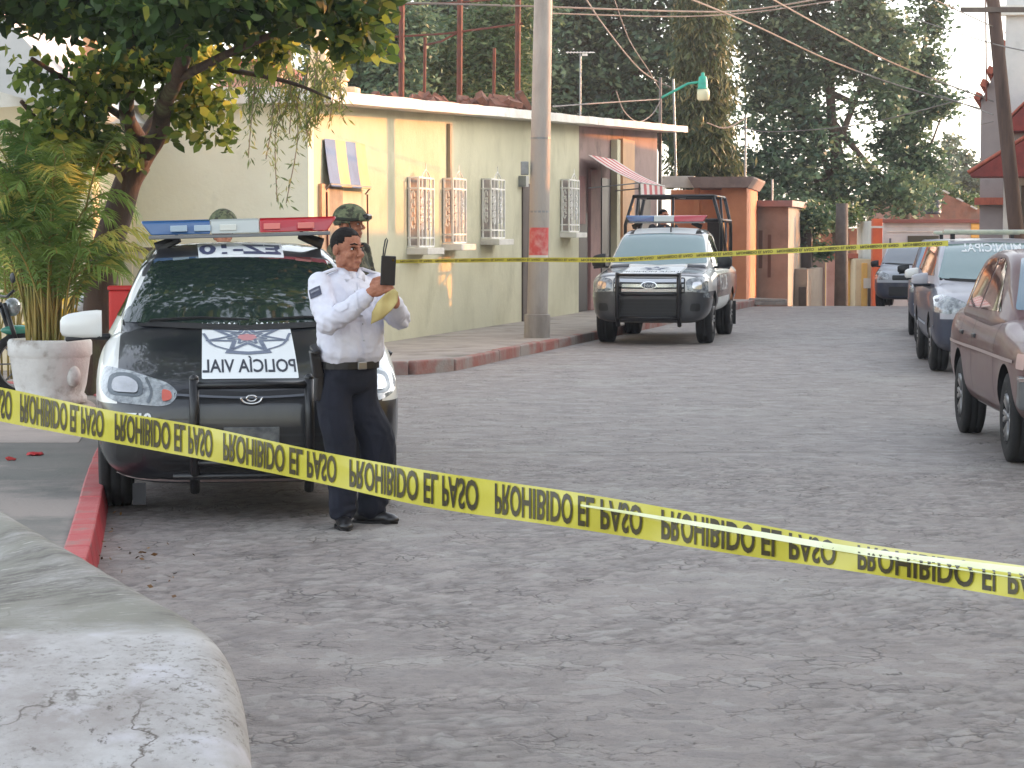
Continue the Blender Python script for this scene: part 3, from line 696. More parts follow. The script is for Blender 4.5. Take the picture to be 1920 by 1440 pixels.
# winged oval emblem
em = MB(); em.tube([(.055 * math.cos(a), -.018 + .0, .685 + .03 * math.sin(a)) for a in np.linspace(math.pi * .95, math.pi * 2.05, 20)], .007, 6)
em.tube([(.026 * math.cos(a), -.018, .685 + .016 * math.sin(a)) for a in np.linspace(0, 6.283, 16)], .006, 6)
em.build('emblem', chrome, sed, smooth=True)
# hood plate with star badge and reversed words
decal(sf, [(-.262, .13), (-.25, 1.03), (.25, 1.03), (.262, .13)], 'xy', (0, 0, -1), 'hood_panel', paperw, sed, .003, rd=.01)
lettering(sf, 'POLICÍA VIAL', .17, 0, .20, 'xy', (0, 0, -1), 'lettering', letterm, sed, .005, mirror=True, fw=.36, bold=.004)
# seven point badge star drawn in outline, with a ribbon under it
def star(parent, sf_, cx, cy, rs, kx, ky, wd, name='badge'):
    bvs = []; bfs = []
    for r1, r2 in rs:
        P_ = [Vector((cx + (r1 if i % 2 == 0 else r2) * kx * math.cos(math.pi / 2 + math.pi * i / 7), cy + (r1 if i % 2 == 0 else r2) * ky * math.sin(math.pi / 2 + math.pi * i / 7), 0)) for i in range(14)]
        for i in range(14):
            a, b = P_[i], P_[(i + 1) % 14]; d = (b - a).normalized(); n_ = Vector((-d.y, d.x, 0)) * wd / 2
            for k in range(6):
                p, q = a.lerp(b, k / 6), a.lerp(b, (k + 1) / 6); m_ = len(bvs); bvs.extend([p + n_, p - n_, q - n_, q + n_]); bfs.append((m_, m_ + 1, m_ + 2, m_ + 3))
    return lay(sf_, bvs, bfs, 'xy', (0, 0, -1), name, letterg, parent, .006)
star(sed, sf, 0, .72, ((.25, .105), (.215, .09), (.12, .055)), .95, 1.05, .016)
decal(sf, [(.055 * math.cos(a), .72 + .065 * math.sin(a)) for a in np.linspace(0, 2 * math.pi, 16, endpoint=False)], 'xy', (0, 0, -1), 'badge_centre', M('badge_red', lin(186, 130, 132), rough=.5), sed, .006, .03)
decal(sf, [(-.13, .455), (-.12, .50), (0, .475), (.12, .50), (.13, .455), (0, .43)], 'xy', (0, 0, -1), 'badge_ribbon', letterg, sed, .006, .03)
for s_ in (-1, 1): strip(sf, [(s_ * .10, .50), (s_ * .20, .60), (s_ * .245, .80)], .016, 'xy', (0, 0, -1), 'badge_laurel', letterg, sed, .0065)
# roof plate
decal(sf, [(-.26, 1.84), (-.265, 2.40), (.265, 2.40), (.26, 1.84)], 'xy', (0, 0, -1), 'roof_panel', paperw, sed, .004, rd=.01)
lettering(sf, 'EZ-10', .36, 0, 1.93, 'xy', (0, 0, -1), 'lettering', M('navy_letters', lin(60, 66, 96), rough=.5), sed, .007, mirror=True, fw=.41, bold=.015)
lettering(sf, 'EZ10', .05, -.615, .555, 'xz', fr, 'lettering', paperw, sed, .008, fw=1.1, bold=.003)
for s_ in (-1,): mirror_part(sed, .83, 1.30, 1.06, .24, .17, M('white_car_plastic', lin(220, 220, 216), rough=.3, coat=.5), s_)
MB().ball((0, 1.62, 1.335), (.11, .02, .03), 8).build('rear_view_mirror', blackpl, sed, smooth=True)
lb = lightbar(sed, 2.30, 1.61, 1.22, .095, .28, .36); lb.rotation_euler.y = R(-1.6)
# push bar: two posts, three rails
mb = MB()
for s_ in (-1, 1):
    mb.tube([(s_ * .305, -.10, .80), (s_ * .305, -.13, .60), (s_ * .305, -.12, .30), (s_ * .305, -.02, .17)], .026, 10)
    mb.ball((s_ * .305, -.10, .80), .027, 6)
for z, y in ((.765, -.105), (.335, -.12)): mb.tube([(-.305, y, z), (.305, y, z)], .022, 10)
for s_ in (-1, 1):
    mb.tube([(s_ * .305, -.12, .50), (s_ * .305, .06, .47)], .02, 8)
mb.tube([(-.42, -.1, .26), (.42, -.1, .26)], .018, 8)
mb.build('push_bar', blackm, sed, smooth=True)
MB().box((0, -.02, .47), (.30, .012, .11)).build('number_plate', M('plate_dark', lin(60, 62, 66), lin(110, 112, 110), 12, .5), sed, bevel=.006)
for s_ in (-1,): MB().box((-.60, -.02, .16), (.07, .015, .12)).build('mud_flap', blackpl, sed)
# ======================= the police pickup
pk = empty('police_pickup', (2.09, 34.2, 0), R(-10.6), 'black and white police pickup with roll cage and push bar facing up the street', 'pickup truck')
pt = paint('pickup_paint', lin(222, 222, 218), zones=[(blk, [('x', .46, .80), ('y', .12, 1.20), ('z', .9, None)]), (blk, [('z', .55, 1.06), ('y', 1.25, None)]), (lin(54, 56, 60), [('z', None, .82), ('y', None, .95), ('x', None, None)]), (blk, [('z', 1.70, None), ('x', .50, None)]), (lin(54, 56, 60), [('z', None, .50), ('y', None, 1.2)])], dirt=.15)
PB = {'range': (0, 5.2),
 'w': ([0, .02, .06, .14, .3, .6, 1, 1.6, 5.0, 5.2], [.60, .72, .80, .86, .905, .92, .92, .92, .91, .86]),
 'zb': ([0, .05, .3, 1, 4.6, 5.2], [.42, .36, .33, .42, .45, .60]), 'zc': ([0, .3, 5.2], [.70, .82, .86]),
 'zt': ([0, .02, .08, .16, .3, .8, 1.25, 1.5, 3.4, 5.1, 5.2], [.92, .98, 1.03, 1.07, 1.10, 1.15, 1.19, 1.2, 1.2, 1.2, 1.15]),
 'et': ([0, 5.2], [.26, .24]), 'eb': ([0, 5.2], [.25, .25]), 'ez': ([0, 5.2], [.5, .5])}
PC = {'range': (1.15, 3.05), 'wb': ([1.15, 1.4, 2.0, 3.05], [.78, .84, .86, .85]), 'z0': ([1.15, 3.05], [1.12, 1.14]),
 'zt': ([1.15, 1.25, 1.6, 1.95, 2.2, 2.6, 3.0, 3.05], [1.20, 1.26, 1.50, 1.70, 1.77, 1.80, 1.76, 1.70]), 'k': ([1.15, 3.05], [.30, .30]), 'r': ([1.15, 1.6, 3.05], [.06, .12, .12])}
body, cabin = make_car(dict(body=PB, cab=PC, paint=pt, R=.375, hw=.92, axles=(.95, 4.12), tw=.26, gap=.07, spokes=6), pk)
sf = Surf(body, cabin)
decal(sf, rnd([(-.76, 1.24), (-.66, 1.60), (-.62, 1.68), (0, 1.71), (.62, 1.68), (.66, 1.60), (.76, 1.24), (0, 1.21)], .03), 'xz', fr, 'windscreen', g_teal, pk, .005)
for s_ in (-1, 1):
    q = (-s_, 0, 0)
    decal(sf, [(1.55, 1.25), (2.05, 1.62), (2.28, 1.68), (2.28, 1.23)], 'yz', q, 'side_window', g_side, pk, .005, rd=.03)
    decal(sf, [(2.36, 1.23), (2.36, 1.68), (2.85, 1.66), (2.95, 1.25)], 'yz', q, 'side_window', g_side, pk, .005, rd=.03)
    for yy in (1.45, 2.32, 3.05): strip(sf, [(yy, .48), (yy + .01, .8), (yy, 1.16)], .012, 'yz', q, 'door_gap', seam, pk)
    decal(sf, [(1.5, .46), (1.5, .70), (3.4, .70), (3.4, .46)], 'yz', q, 'side_stripe', paperw, pk, .005, rd=.02)
    mirror_part(pk, .90, 1.62, 1.28, .22, .22, blackpl, s_)
hl = [(-.885, .80), (-.875, 1.01), (-.80, 1.045), (-.60, 1.01), (-.56, .97), (-.58, .84), (-.70, .81)]
for poly in (hl, mirx(hl)):
    sg = -1 if poly is hl else 1
    h_ = decal(sf, poly, 'xz', fr, 'headlight', lampglass, pk, .006, rd=.03)
    decal(sf, [(sg * a, b) for a, b in ((.80, .85), (.79, .97), (.66, .96), (.66, .86))], 'xz', fr, 'reflector', chrome, h_, .011, rd=.04)
    decal(sf, [(sg * a, b) for a, b in ((.905, .72), (.90, .80), (.82, .79), (.82, .73))], 'xz', fr, 'marker_lamp', lampglass, pk, .008, rd=.02)
    decal(sf, [(sg * a, b) for a, b in ((.78, .52), (.78, .64), (.64, .64), (.62, .52))], 'xz', fr, 'fog_lamp', grilleblk, pk, .006, rd=.04)
decal(sf, [(-.55, .79), (-.55, 1.03), (.55, 1.03), (.55, .79)], 'xz', fr, 'grille', grilleblk, pk, .006, rd=.04)
for z in (.84, .91, .98): strip(sf, [(-.53, z), (0, z - .005), (.53, z)], .045, 'xz', fr, 'grille_bar', chrome, pk, .02)
decal(sf, [(-.46, .45), (-.52, .70), (.52, .70), (.46, .45)], 'xz', fr, 'air_intake', grilleblk, pk, .006, rd=.04)
for z in (.50, .55, .60, .65): strip(sf, [(-.46, z), (0, z), (.46, z)], .012, 'xz', fr, 'intake_slat', blackpl, pk, .014)
ov = [(.125 * math.cos(a), .91 + .055 * math.sin(a)) for a in np.linspace(0, 2 * math.pi, 24, endpoint=False)]
e_ = decal(sf, ov, 'xz', fr, 'emblem', chrome, pk, .03); ov = [(.105 * math.cos(a), .91 + .042 * math.sin(a)) for a in np.linspace(0, 2 * math.pi, 24, endpoint=False)]
decal(sf, ov, 'xz', fr, 'emblem_field', M('oval_field', lin(90, 96, 108), rough=.3), e_, .034)
lettering(sf, 'Ford', .055, 0, .885, 'xz', fr, 'lettering', paperw, e_, .038)
decal(sf, [(-.44, .14), (-.43, 1.22), (.43, 1.22), (.44, .14)], 'xy', (0, 0, -1), 'hood_panel', paperw, pk, .003, rd=.01)
lettering(sf, 'POLICÍA MUNICIPAL', .15, 0, .33, 'xy', (0, 0, -1), 'lettering', letterm, pk, .006, mirror=True, fw=.62)
star(pk, sf, 0, .82, ((.24, .10), (.17, .07)), 1, 1.1, .03)
lettering(sf, 'POLICÍA', .26, 2.45, .80, 'yz', (-1, 0, 0), 'lettering', paperw, pk, .008, fw=.9)
decal(sf, [(-.5, 1.98), (-.5, 2.6), (.5, 2.6), (.5, 1.98)], 'xy', (0, 0, -1), 'roof_panel', paperw, pk, .005, rd=.02)
lightbar(pk, 2.3, 1.90, 1.32, .10, .30, .46, False)
mb = MB()          # push bar
for s_ in (-1, 1):
    mb.tube([(s_ * .47, -.10, 1.10), (s_ * .47, -.14, .9), (s_ * .47, -.14, .45), (s_ * .47, 0, .30)], .035, 8)
for z in (1.07, .78, .42): mb.tube([(-.47, -.13, z), (.47, -.13, z)], .026, 8)
mb.build('push_bar', blackm, pk, smooth=True)
mb = MB()          # roll cage in the bed
zt = 2.33
for (x0, y0, x1, y1) in ((-.80, 3.2, -.66, 3.25), (.80, 3.2, .66, 3.25), (-.80, 5.0, -.70, 4.9), (.80, 5.0, .70, 4.9)):
    mb.tube([(x0, y0, 1.15), (x0, y0, 1.85), (x1, y1, zt)], .030, 8)
for z, x in ((zt, .66), (1.93, .77)):
    mb.tube([(-x, 3.22, z), (x, 3.22, z)], .028, 8); mb.tube([(-x, 4.95, z), (x, 4.95, z)], .028, 8)
    for s_ in (-1, 1): mb.tube([(s_ * x, 3.22, z), (s_ * (x + .03), 4.95, z)], .028, 8)
mb.tube([(0, 3.22, 1.2), (0, 3.22, zt)], .022, 8); mb.tube([(.80, 4.1, 1.2), (.70, 4.1, zt)], .024, 8); mb.tube([(-.80, 4.1, 1.2), (-.70, 4.1, zt)], .024, 8)
mb.tube([(0, 3.22, zt), (0, 4.95, zt)], .024, 8)
for s_ in (-1, 1): mb.tube([(s_ * .8, 4.2, 1.25), (s_ * .72, 4.9, 1.93)], .02, 6)
mb.build('roll_cage', blackm, pk, smooth=True)
for s_ in (-1, 1): MB().box((s_ * .80, 4.62, .36), (.26, .015, .40)).build('mud_flap', blackpl, pk)
MB().tube([(.1, 2.02, 1.72), (.1, 2.03, 1.82)], .012, 6).build('antenna', blackm, pk)
# ======================= the maroon saloon on the right
ma_ = empty('maroon_saloon', (4.35, 15.38, 0), R(-3.6), 'dusty maroon saloon car parked nearest on the right edge of the street', 'car'); ma_.scale = (1, 1, 1.07)
pt = paint('maroon_paint', lin(98, 68, 68), metal=.15, rough=.38, coat=.35, dirt=.4)
MBd = {'range': (0, 4.25),
 'w': ([0, .02, .06, .14, .3, .7, 1.4, 2.6, 3.5, 4.05, 4.25], [.66, .74, .78, .80, .815, .83, .835, .835, .825, .79, .70]),
 'zb': ([0, .05, .3, 1, 3.4, 4.1, 4.25], [.46, .44, .28, .24, .25, .36, .5]), 'zc': ([0, .3, 4.25], [.60, .64, .68]),
 'zt': ([0, .03, .08, .2, .8, 1.15, 1.4, 3.5, 3.9, 4.15, 4.25], [.70, .78, .82, .86, .93, .97, .97, 1.0, .99, .97, .86]),
 'et': ([0, 4.25], [.17, .17]), 'eb': ([0, 4.25], [.26, .26]), 'ez': ([0, 4.25], [.80, .80])}
MC = {'range': (1.12, 3.95), 'wb': ([1.12, 1.3, 1.8, 3.2, 3.95], [.70, .75, .79, .78, .68]), 'z0': ([1.12, 3.95], [.93, .96]),
 'zt': ([1.12, 1.2, 1.5, 1.82, 2.05, 2.6, 3.05, 3.4, 3.95], [.99, 1.05, 1.23, 1.385, 1.43, 1.45, 1.42, 1.28, 1.0]), 'k': ([1.12, 3.95], [.36, .36]), 'r': ([1.12, 1.5, 3.95], [.05, .09, .09])}
body, cabin = make_car(dict(body=MBd, cab=MC, paint=pt, R=.305, hw=.835, axles=(.80, 3.28), tw=.20, spokes=7, gap=.06, rr=.60), ma_)
sf = Surf(body, cabin)
decal(sf, rnd([(-.69, 1.02), (-.57, 1.34), (-.55, 1.375), (.55, 1.375), (.57, 1.34), (.69, 1.02)], .03), 'xz', fr, 'windscreen', glass_mat('windscreen_blue', lin(96, 120, 134)), ma_, .004)
for s_ in (-1, 1):
    q = (-s_, 0, 0)
    decal(sf, [(1.52, 1.00), (1.98, 1.33), (2.14, 1.37), (2.42, 1.375), (2.42, .995)], 'yz', q, 'side_window', g_side, ma_, .004, rd=.02)
    decal(sf, [(2.50, .995), (2.50, 1.375), (2.95, 1.355), (3.12, 1.20), (3.18, 1.0)], 'yz', q, 'side_window', g_side, ma_, .004, rd=.02)
    decal(sf, [(3.22, 1.0), (3.16, 1.2), (3.03, 1.33), (3.30, 1.2), (3.46, 1.03)], 'yz', q, 'side_window', g_side, ma_, .004, rd=.02)
    for yy in (1.30, 2.46, 3.28 if 0 else 3.14): strip(sf, [(yy, .66 if yy > 3 else .32), (yy + .015, .7), (yy, .95)], .009, 'yz', q, 'door_gap', seam, ma_)
    strip(sf, [(.45, .70), (2, .71), (3.9, .71)], .022, 'yz', q, 'side_molding', M('molding_bright', lin(168, 150, 146), rough=.4), ma_, .010)
    strip(sf, [(1.15, .27), (2, .26), (2.95, .27)], .06, 'yz', q, 'sill_trim', M('sill_grey', lin(120, 116, 116), rough=.6), ma_, .006)
    for yy in (2.36, 3.06): MB().box((s_ * .828, yy, .80), (.03, .14, .03)).build('door_handle', blackpl, ma_, bevel=.008)
    decal(sf, [(.12, .66), (.12, .76), (.34, .76), (.34, .66)], 'yz', q, 'turn_signal', M('dusty_lens', lin(190, 160, 156), rough=.3), ma_, .006, rd=.02)
    decal(sf, [(s_ * .42, .66), (s_ * .42, .78), (s_ * .76, .78), (s_ * .77, .66)], 'xz', fr, 'headlight', lampglass, ma_, .006, rd=.02)
decal(sf, [(-.38, .66), (-.38, .77), (.38, .77), (.38, .66)], 'xz', fr, 'grille', grilleblk, ma_, .005)
mb = MB(); P_ = [(-.80, .46), (-.835, .10), (-.74, -.05), (0, -.10), (.74, -.05), (.835, .10), (.80, .46), (.76, .46), (.74, .15), (-.74, .15), (-.76, .46)]
mb.prism(P_, .40, .62); bmp = mb.build('bumper', M('bumper_grey', lin(92, 92, 92), lin(110, 108, 106), 4, .6, .2), ma_, bevel=.02)
mb = MB(); mb.prism([(a * 1.004, b - .004) for a, b in P_], .585, .612); mb.build('bumper_strip', chrome, bmp, bevel=.004)
# ======================= the grey patrol wagons parked behind it
def suv(name, loc, rz, base, label, bar=True, text=True, cat='patrol car', glass=None, mirr=None, hood=None, dark_low=True):
    r = empty(name, loc, rz, label, cat, None)
    z_ = [(lin(46, 52, 70), [('z', None, 1.06), ('x', .80, None)]), (lin(46, 52, 70), [('z', None, .66), ('y', None, None), ('x', None, .9)])] if dark_low else None
    pt = paint(name + '_paint_' + label[:6].strip().replace(' ', '_'), base, zones=z_, dirt=.3, metal=.0, coat=.3, rough=.38)
    B = {'range': (0, 4.4),
     'w': ([0, .02, .06, .14, .3, .7, 1.4, 4.2, 4.4], [.60, .70, .77, .83, .87, .89, .89, .88, .82]),
     'zb': ([0, .05, .3, 1, 4.0, 4.4], [.34, .28, .24, .25, .28, .4]), 'zc': ([0, .3, 4.4], [.60, .66, .75]),
     'zt': ([0, .02, .08, .2, .5, 1.05, 1.4, 4.3, 4.4], [.78, .86, .90, .95, 1.01, 1.09, 1.1, 1.1, 1.0]),
     'et': ([0, 4.4], [.32, .26]), 'eb': ([0, 4.4], [.28, .28]), 'ez': ([0, 4.4], [.58, .58])}
    C = {'range': (.95, 4.3), 'wb': ([.95, 1.2, 1.7, 3.8, 4.3], [.76, .81, .845, .84, .78]), 'z0': ([.95, 4.3], [1.04, 1.06]),
     'zt': ([.95, 1.05, 1.4, 1.8, 2.05, 2.6, 3.8, 4.15, 4.3], [1.08, 1.14, 1.36, 1.56, 1.61, 1.63, 1.60, 1.5, 1.2]), 'k': ([.95, 4.3], [.30, .30]), 'r': ([.95, 1.4, 4.3], [.06, .10, .10])}
    bd, cb = make_car(dict(body=B, cab=C, paint=pt, R=.34, hw=.89, axles=(.85, 3.5), tw=.225, gap=.05), r)
    s2 = Surf(bd, cb)
    decal(s2, rnd([(-.76, 1.13), (-.64, 1.50), (-.62, 1.55), (0, 1.575), (.62, 1.55), (.64, 1.50), (.76, 1.13), (0, 1.10)], .03), 'xz', fr, 'windscreen', glass or g_teal, r, .005)
    strip(s2, [(-.74, 1.12), (0, 1.09), (.74, 1.12)], .03, 'xz', fr, 'cowl', seam, r, .01)
    for s_ in (-1, 1):
        q = (-s_, 0, 0)
        decal(s2, [(1.4, 1.16), (1.95, 1.50), (2.3, 1.53), (2.3, 1.15)], 'yz', q, 'side_window', g_side, r, .005, rd=.03)
        decal(s2, [(2.38, 1.15), (2.38, 1.53), (3.9, 1.50), (4.0, 1.18)], 'yz', q, 'side_window', g_side, r, .005, rd=.03)
        mirror_part(r, .87, 1.42, 1.12, .20, .16, mirr or pt, s_)
        decal(s2, [(s_ * .86, .74), (s_ * .85, .92), (s_ * .74, .95), (s_ * .50, .86), (s_ * .48, .76), (s_ * .7, .72)], 'xz', fr, 'headlight', lampglass, r, .006, rd=.03)
        strip(s2, [(.3, .56), (2, .56), (4, .58)], .03, 'yz', q, 'side_molding', M('pale_strip', lin(150, 160, 172), rough=.4), r, .008)
    decal(s2, [(-.42, .72), (-.42, .84), (.42, .84), (.42, .72)], 'xz', fr, 'grille', grilleblk, r, .006, rd=.03)
    decal(s2, [(-.5, .34), (-.5, .56), (.5, .56), (.5, .34)], 'xz', fr, 'air_intake', grilleblk, r, .006, rd=.03)
    if text: lettering(s2, 'MUNICIPAL', .10, -.06, 1.455, 'xz', fr, 'lettering', paperw, r, .009, mirror=True, fw=1.05, bold=.003)
    if bar:
        b_ = empty('light_bar', (0, 2.1, 1.71)); b_.parent = r
        m_ = M('bar_pale', lin(196, 200, 176), lin(170, 176, 160), 5, .3, coat=.6)
        MB().box((0, 0, 0), (1.28, .26, .055)).build('lens', m_, b_, bevel=.02)
        for s_ in (-1, 1): MB().box((s_ * .52, 0, -.06), (.05, .2, .07)).build('foot', blackpl, b_)
    return r
suv('patrol_wagon', (5.92, 26.7, 0), R(-7), lin(172, 172, 180), 'pale grey patrol wagon with reversed white lettering on its windscreen behind the maroon saloon')
suv('patrol_wagon', (6.66, 31.7, 0), R(-9), lin(150, 156, 172), 'second patrol wagon with a large white door mirror squeezed behind the first one', mirr=M('white_car_plastic', lin(220, 220, 216)), bar=True)
suv('parked_hatchback', (7.42, 36.9, 0), R(-10), lin(64, 68, 84), 'dark blue hatchback with dark door mirrors third in the parked row', text=False, bar=False, cat='car', glass=glass_mat('windscreen_sky', lin(90, 120, 140)), mirr=blackpl, dark_low=False)
suv('silver_pickup', (9.75, 55.0, gz(9.7, 56.5) - .02), R(-14), lin(176, 182, 190), 'silver vehicle with black lower bumper at the crest by the orange pillar', text=False, bar=False, cat='car', glass=glass_mat('windscreen_grey', lin(110, 118, 124)), mirr=blackpl)
# ================================================================ BUILDINGS AND STREET FURNITURE
def bld(name, p0, rz, label, cat='house'): return empty(name, p0, rz, label, cat)
orange = M('orange_plaster', lin(204, 136, 96), lin(190, 120, 84), 1.2, .9, .3, 14, stain=lin(160, 104, 70), sscale=1.4, slo=.6, shi=.8)
tile = M('red_roof_tile', lin(178, 98, 76), lin(150, 80, 64), 4, .8, .6, 9, stretch=(3, 1, 1))
greyp = M('grey_beige_plaster', lin(150, 140, 128), lin(134, 126, 116), 1.1, .9, .4, 10, stain=lin(112, 104, 96), sscale=1.2, slo=.5, shi=.75)
whitew = M('white_wall', lin(206, 204, 200), lin(190, 190, 188), 1, .9, .2, 12, stain=lin(168, 166, 160), sscale=.8)
brick = M('far_brick', lin(156, 108, 88), lin(132, 96, 80), 3, .9, .5, 12, stain=lin(120, 104, 92), sscale=1.2)
yell = M('yellow_plaster', lin(230, 190, 110), lin(222, 170, 90), 1.4, .9, .2)
cream = M('cream_plaster', lin(226, 210, 176), lin(212, 192, 158), 1.4, .9, .2)
pinkw = M('pink_plaster', lin(206, 160, 146), lin(190, 140, 124), 1.6, .9, .3)
SR = -math.atan2(D0.x, D0.y)
# --- tall houses on the right
def house_box(o, nm, mat, x0, x1, y0, y1, z0, z1): return MB().box2((x0, y0, z0), (x1, y1, z1)).build(nm, mat, o, bevel=.01)
p = U(1880, 448, 45.0); th = bld('corner_house', (p.x, p.y, 0), SR, 'tall white two storey house with red tiled awnings at the right edge', 'house')
house_box(th, 'wall', whitew, 0, 4, 0, 2.4, -.2, 9)
def pent(o, x0, zl, x1, zr, y0, y1, nm='tiled_canopy'):
    """Canopy sloping down towards the street (left), tiled on top, red boards beneath."""
    n = 16; mb = MB(); L_ = math.hypot(x1 - x0, zr - zl); a = math.atan2(zr - zl, x1 - x0)
    T = Matrix(((1, 0, 0, 0), (0, 0, 1, 0), (0, 1, 0, 0), (0, 0, 0, 1)))
    mb.prism([(x0, zl - .05), (x1, zl - .05), (x1, zr - .02), (x0, zl)], y0, y1, T=T, mi=1)
    for i in range(n):
        y = y0 + (y1 - y0) * (i + .5) / n; w_ = (y1 - y0) / n
        mb.tube([(x0 - .05, y, zl + .03), (x1, y, zr + .03)], w_ * .46, 8, 0)
    return mb.build(nm, [tile, M('canopy_boards', lin(138, 62, 56), lin(116, 54, 50), 4, .8)], o)
zl = U(1825, 325, 43.5).z; zr_ = U(1920, 262, 44).z; pent(th, -.60, zl, .60, zr_ + .12, -1.3, -.01)
zl2 = U(1885, 240, 44).z; zr2_ = U(1920, 200, 44).z; pent(th, -.02, zl2, .60, zr2_ + .25, -.9, -.01); za = zl
house_box(th, 'window_frame', woodd, .35, 3.0, -.05, 0, 1.0, za - .2)
MB().box2((.43, -.07, 1.05), (2.9, -.051, za - .3)).build('window', glassd, th)
house_box(th, 'cornice', whitep, -.12, 4.1, -.15, 0, 6.05, 6.25)
p = U(1836, 448, 47.5); gh = bld('gabled_house', (p.x, p.y, -.3), SR, 'grey plastered house with a steep roof edge behind the leaning wooden pole', 'house')
zt1 = U(1836, 190, 47.5).z + .3; zt2 = U(1862, 50, 47.5).z + .3
T = Matrix(((1, 0, 0, 0), (0, 0, 1, 0), (0, 1, 0, 0), (0, 0, 0, 1)))
MB().prism([(0, 0), (4, 0), (4, zt2 + 1.0), (1.0, zt2 + .6), (0, zt1)], 0, 15, T=T).build('wall', M('lilac_grey_plaster', lin(160, 146, 142), lin(146, 134, 130), .9, .9, .3, stain=lin(120, 110, 106), sscale=.7), gh)
mb = MB(); s_ = (zt2 + .6 - zt1)
for i in range(9): mb.box((-.06 + i * .125, 2.4, zt1 + s_ * (i + .3) / 8 + .02), (.15, 5.3, .13), (0, -math.atan(s_), 0))
mb.build('roof_tiles', tile, gh)
MB().box2((-.10, -.3, za - .25), (1.2, 0, za - .1)).build('ledge', tile, gh)
MB().box((.55, -.004, 3.1), (.02, .02, 3.2)).build('wall_crack', greyp, gh)
# --- low houses just outside the right edge, which shade the street
p = Vector((12.4, 43.0, 0)); rh = bld('roadside_house', p, SR, 'row of plain low houses along the right side of the street outside the picture', 'house')
house_box(rh, 'wall', cream, 0, 8, -27, -.4, -.2, 5.15); house_box(rh, 'parapet', whitep, -.06, 8, -27.1, -.35, 5.15, 5.4)
for y in (-24, -19.5, -14, -9, -4):
    house_box(rh, 'door', woodd, -.05, 0.0, y, y + 1.0, 0, 2.2); w_ = house_box(rh, 'window', glassd, -.04, .0, y + 2, y + 3.2, 1, 2.3)
rh2 = bld('roadside_house', (7.6, 15.5, 0), SR * .4, 'ochre low house beyond the right edge level with the maroon saloon', 'house')
house_box(rh2, 'wall', yell, 0, 8, -24, 0, -.2, 4.9); house_box(rh2, 'parapet', whitep, -.06, 8, -24.1, .05, 4.9, 5.1)
for y in (-21, -15, -9, -4): house_box(rh2, 'door', woodd, -.05, .0, y, y + 1.1, 0, 2.2)
# --- orange portico
p = U(1405, 572, 56.5); z0 = gz(p.x, p.y); oh = bld('orange_house', (p.x, p.y, z0), SR + R(4), 'orange house with a thick brown roof slab over square pillars', 'house')
k = lambda px: (px - 1405) / (F / 56.5)
zr = U(1400, 352, 56.5).z - z0; zr2 = U(1400, 334, 56.5).z - z0
house_box(oh, 'pillar', orange, k(1352), k(1399), 0, .62, 0, zr); house_box(oh, 'pillar', orange, k(1298), k(1309), .2, .5, 0, zr)
house_box(oh, 'wall', orange, k(1240), k(1352) - .01, 2.2, 4.5, 0, zr); house_box(oh, 'side_wall', orange, k(1380), k(1399) - .01, .625, 4.5, 0, zr)
house_box(oh, 'doorway', dark, k(1312), k(1346), 2.14, 2.198, 0, 2.2); house_box(oh, 'parapet', whitep, k(1240), k(1300), -.05, .4, zr + .01, zr2 + .06)
T2 = Matrix(((1, 0, 0, 0), (0, 0, 1, 0), (0, 1, 0, 0), (0, 0, 0, 1)))
MB().prism([(k(1302), zr), (k(1402), zr), (k(1413), zr2 - .02), (k(1413), zr2 + .03), (k(1290), zr2 + .03)], -.35, 4.6, T=T2).build('roof_slab', M('brown_grey_slab', lin(138, 118, 108), lin(120, 102, 94), 3, .9, .4), oh)
# --- grey house with slit windows
p = U(1402, 572, 61); z0 = gz(p.x, p.y); g2 = bld('grey_house', (p.x, p.y, z0), SR, 'low grey beige house with two slit windows right of the orange pillar', 'house')
zr = U(1402, 388, 61).z - z0; kk = F / 61
house_box(g2, 'wall', greyp, 0, 75 / kk, 0, 4, -.5, zr); house_box(g2, 'wall', greyp, 75 / kk + .003, 100 / kk, 1.5, 6, -.9, zr - 1.7)
house_box(g2, 'roof_slab', M('pinkish_slab', lin(140, 116, 112), lin(124, 104, 100), 3), -.1, 84 / kk, -.25, 4.2, zr, zr + .17)
for a, b, c_, d_ in ((20, 27, 432, 503), (37, 43, 440, 520)):
    house_box(g2, 'slit_window', M('slit_dark', lin(92, 76, 66)), a / kk, b / kk, -.03, -.001, U(0, d_, 61).z - z0, U(0, c_, 61).z - z0)
house_box(g2, 'gate', M('dark_gate', lin(70, 66, 64), lin(56, 52, 50), 6), 84 / kk, 99 / kk, 1.40, 1.49, -.9, zr - 2.2)
house_box(g2, 'shed', M('dark_shed', lin(86, 78, 74), lin(66, 60, 58), 2), 76 / kk, 96 / kk, 3, 3.4, zr - 1.68, zr - .45)
MB().tube([(.62, .2, zr + .1), (.62, .2, zr + .75)], .03, 6).build('vent_pipe', grey_m, g2)
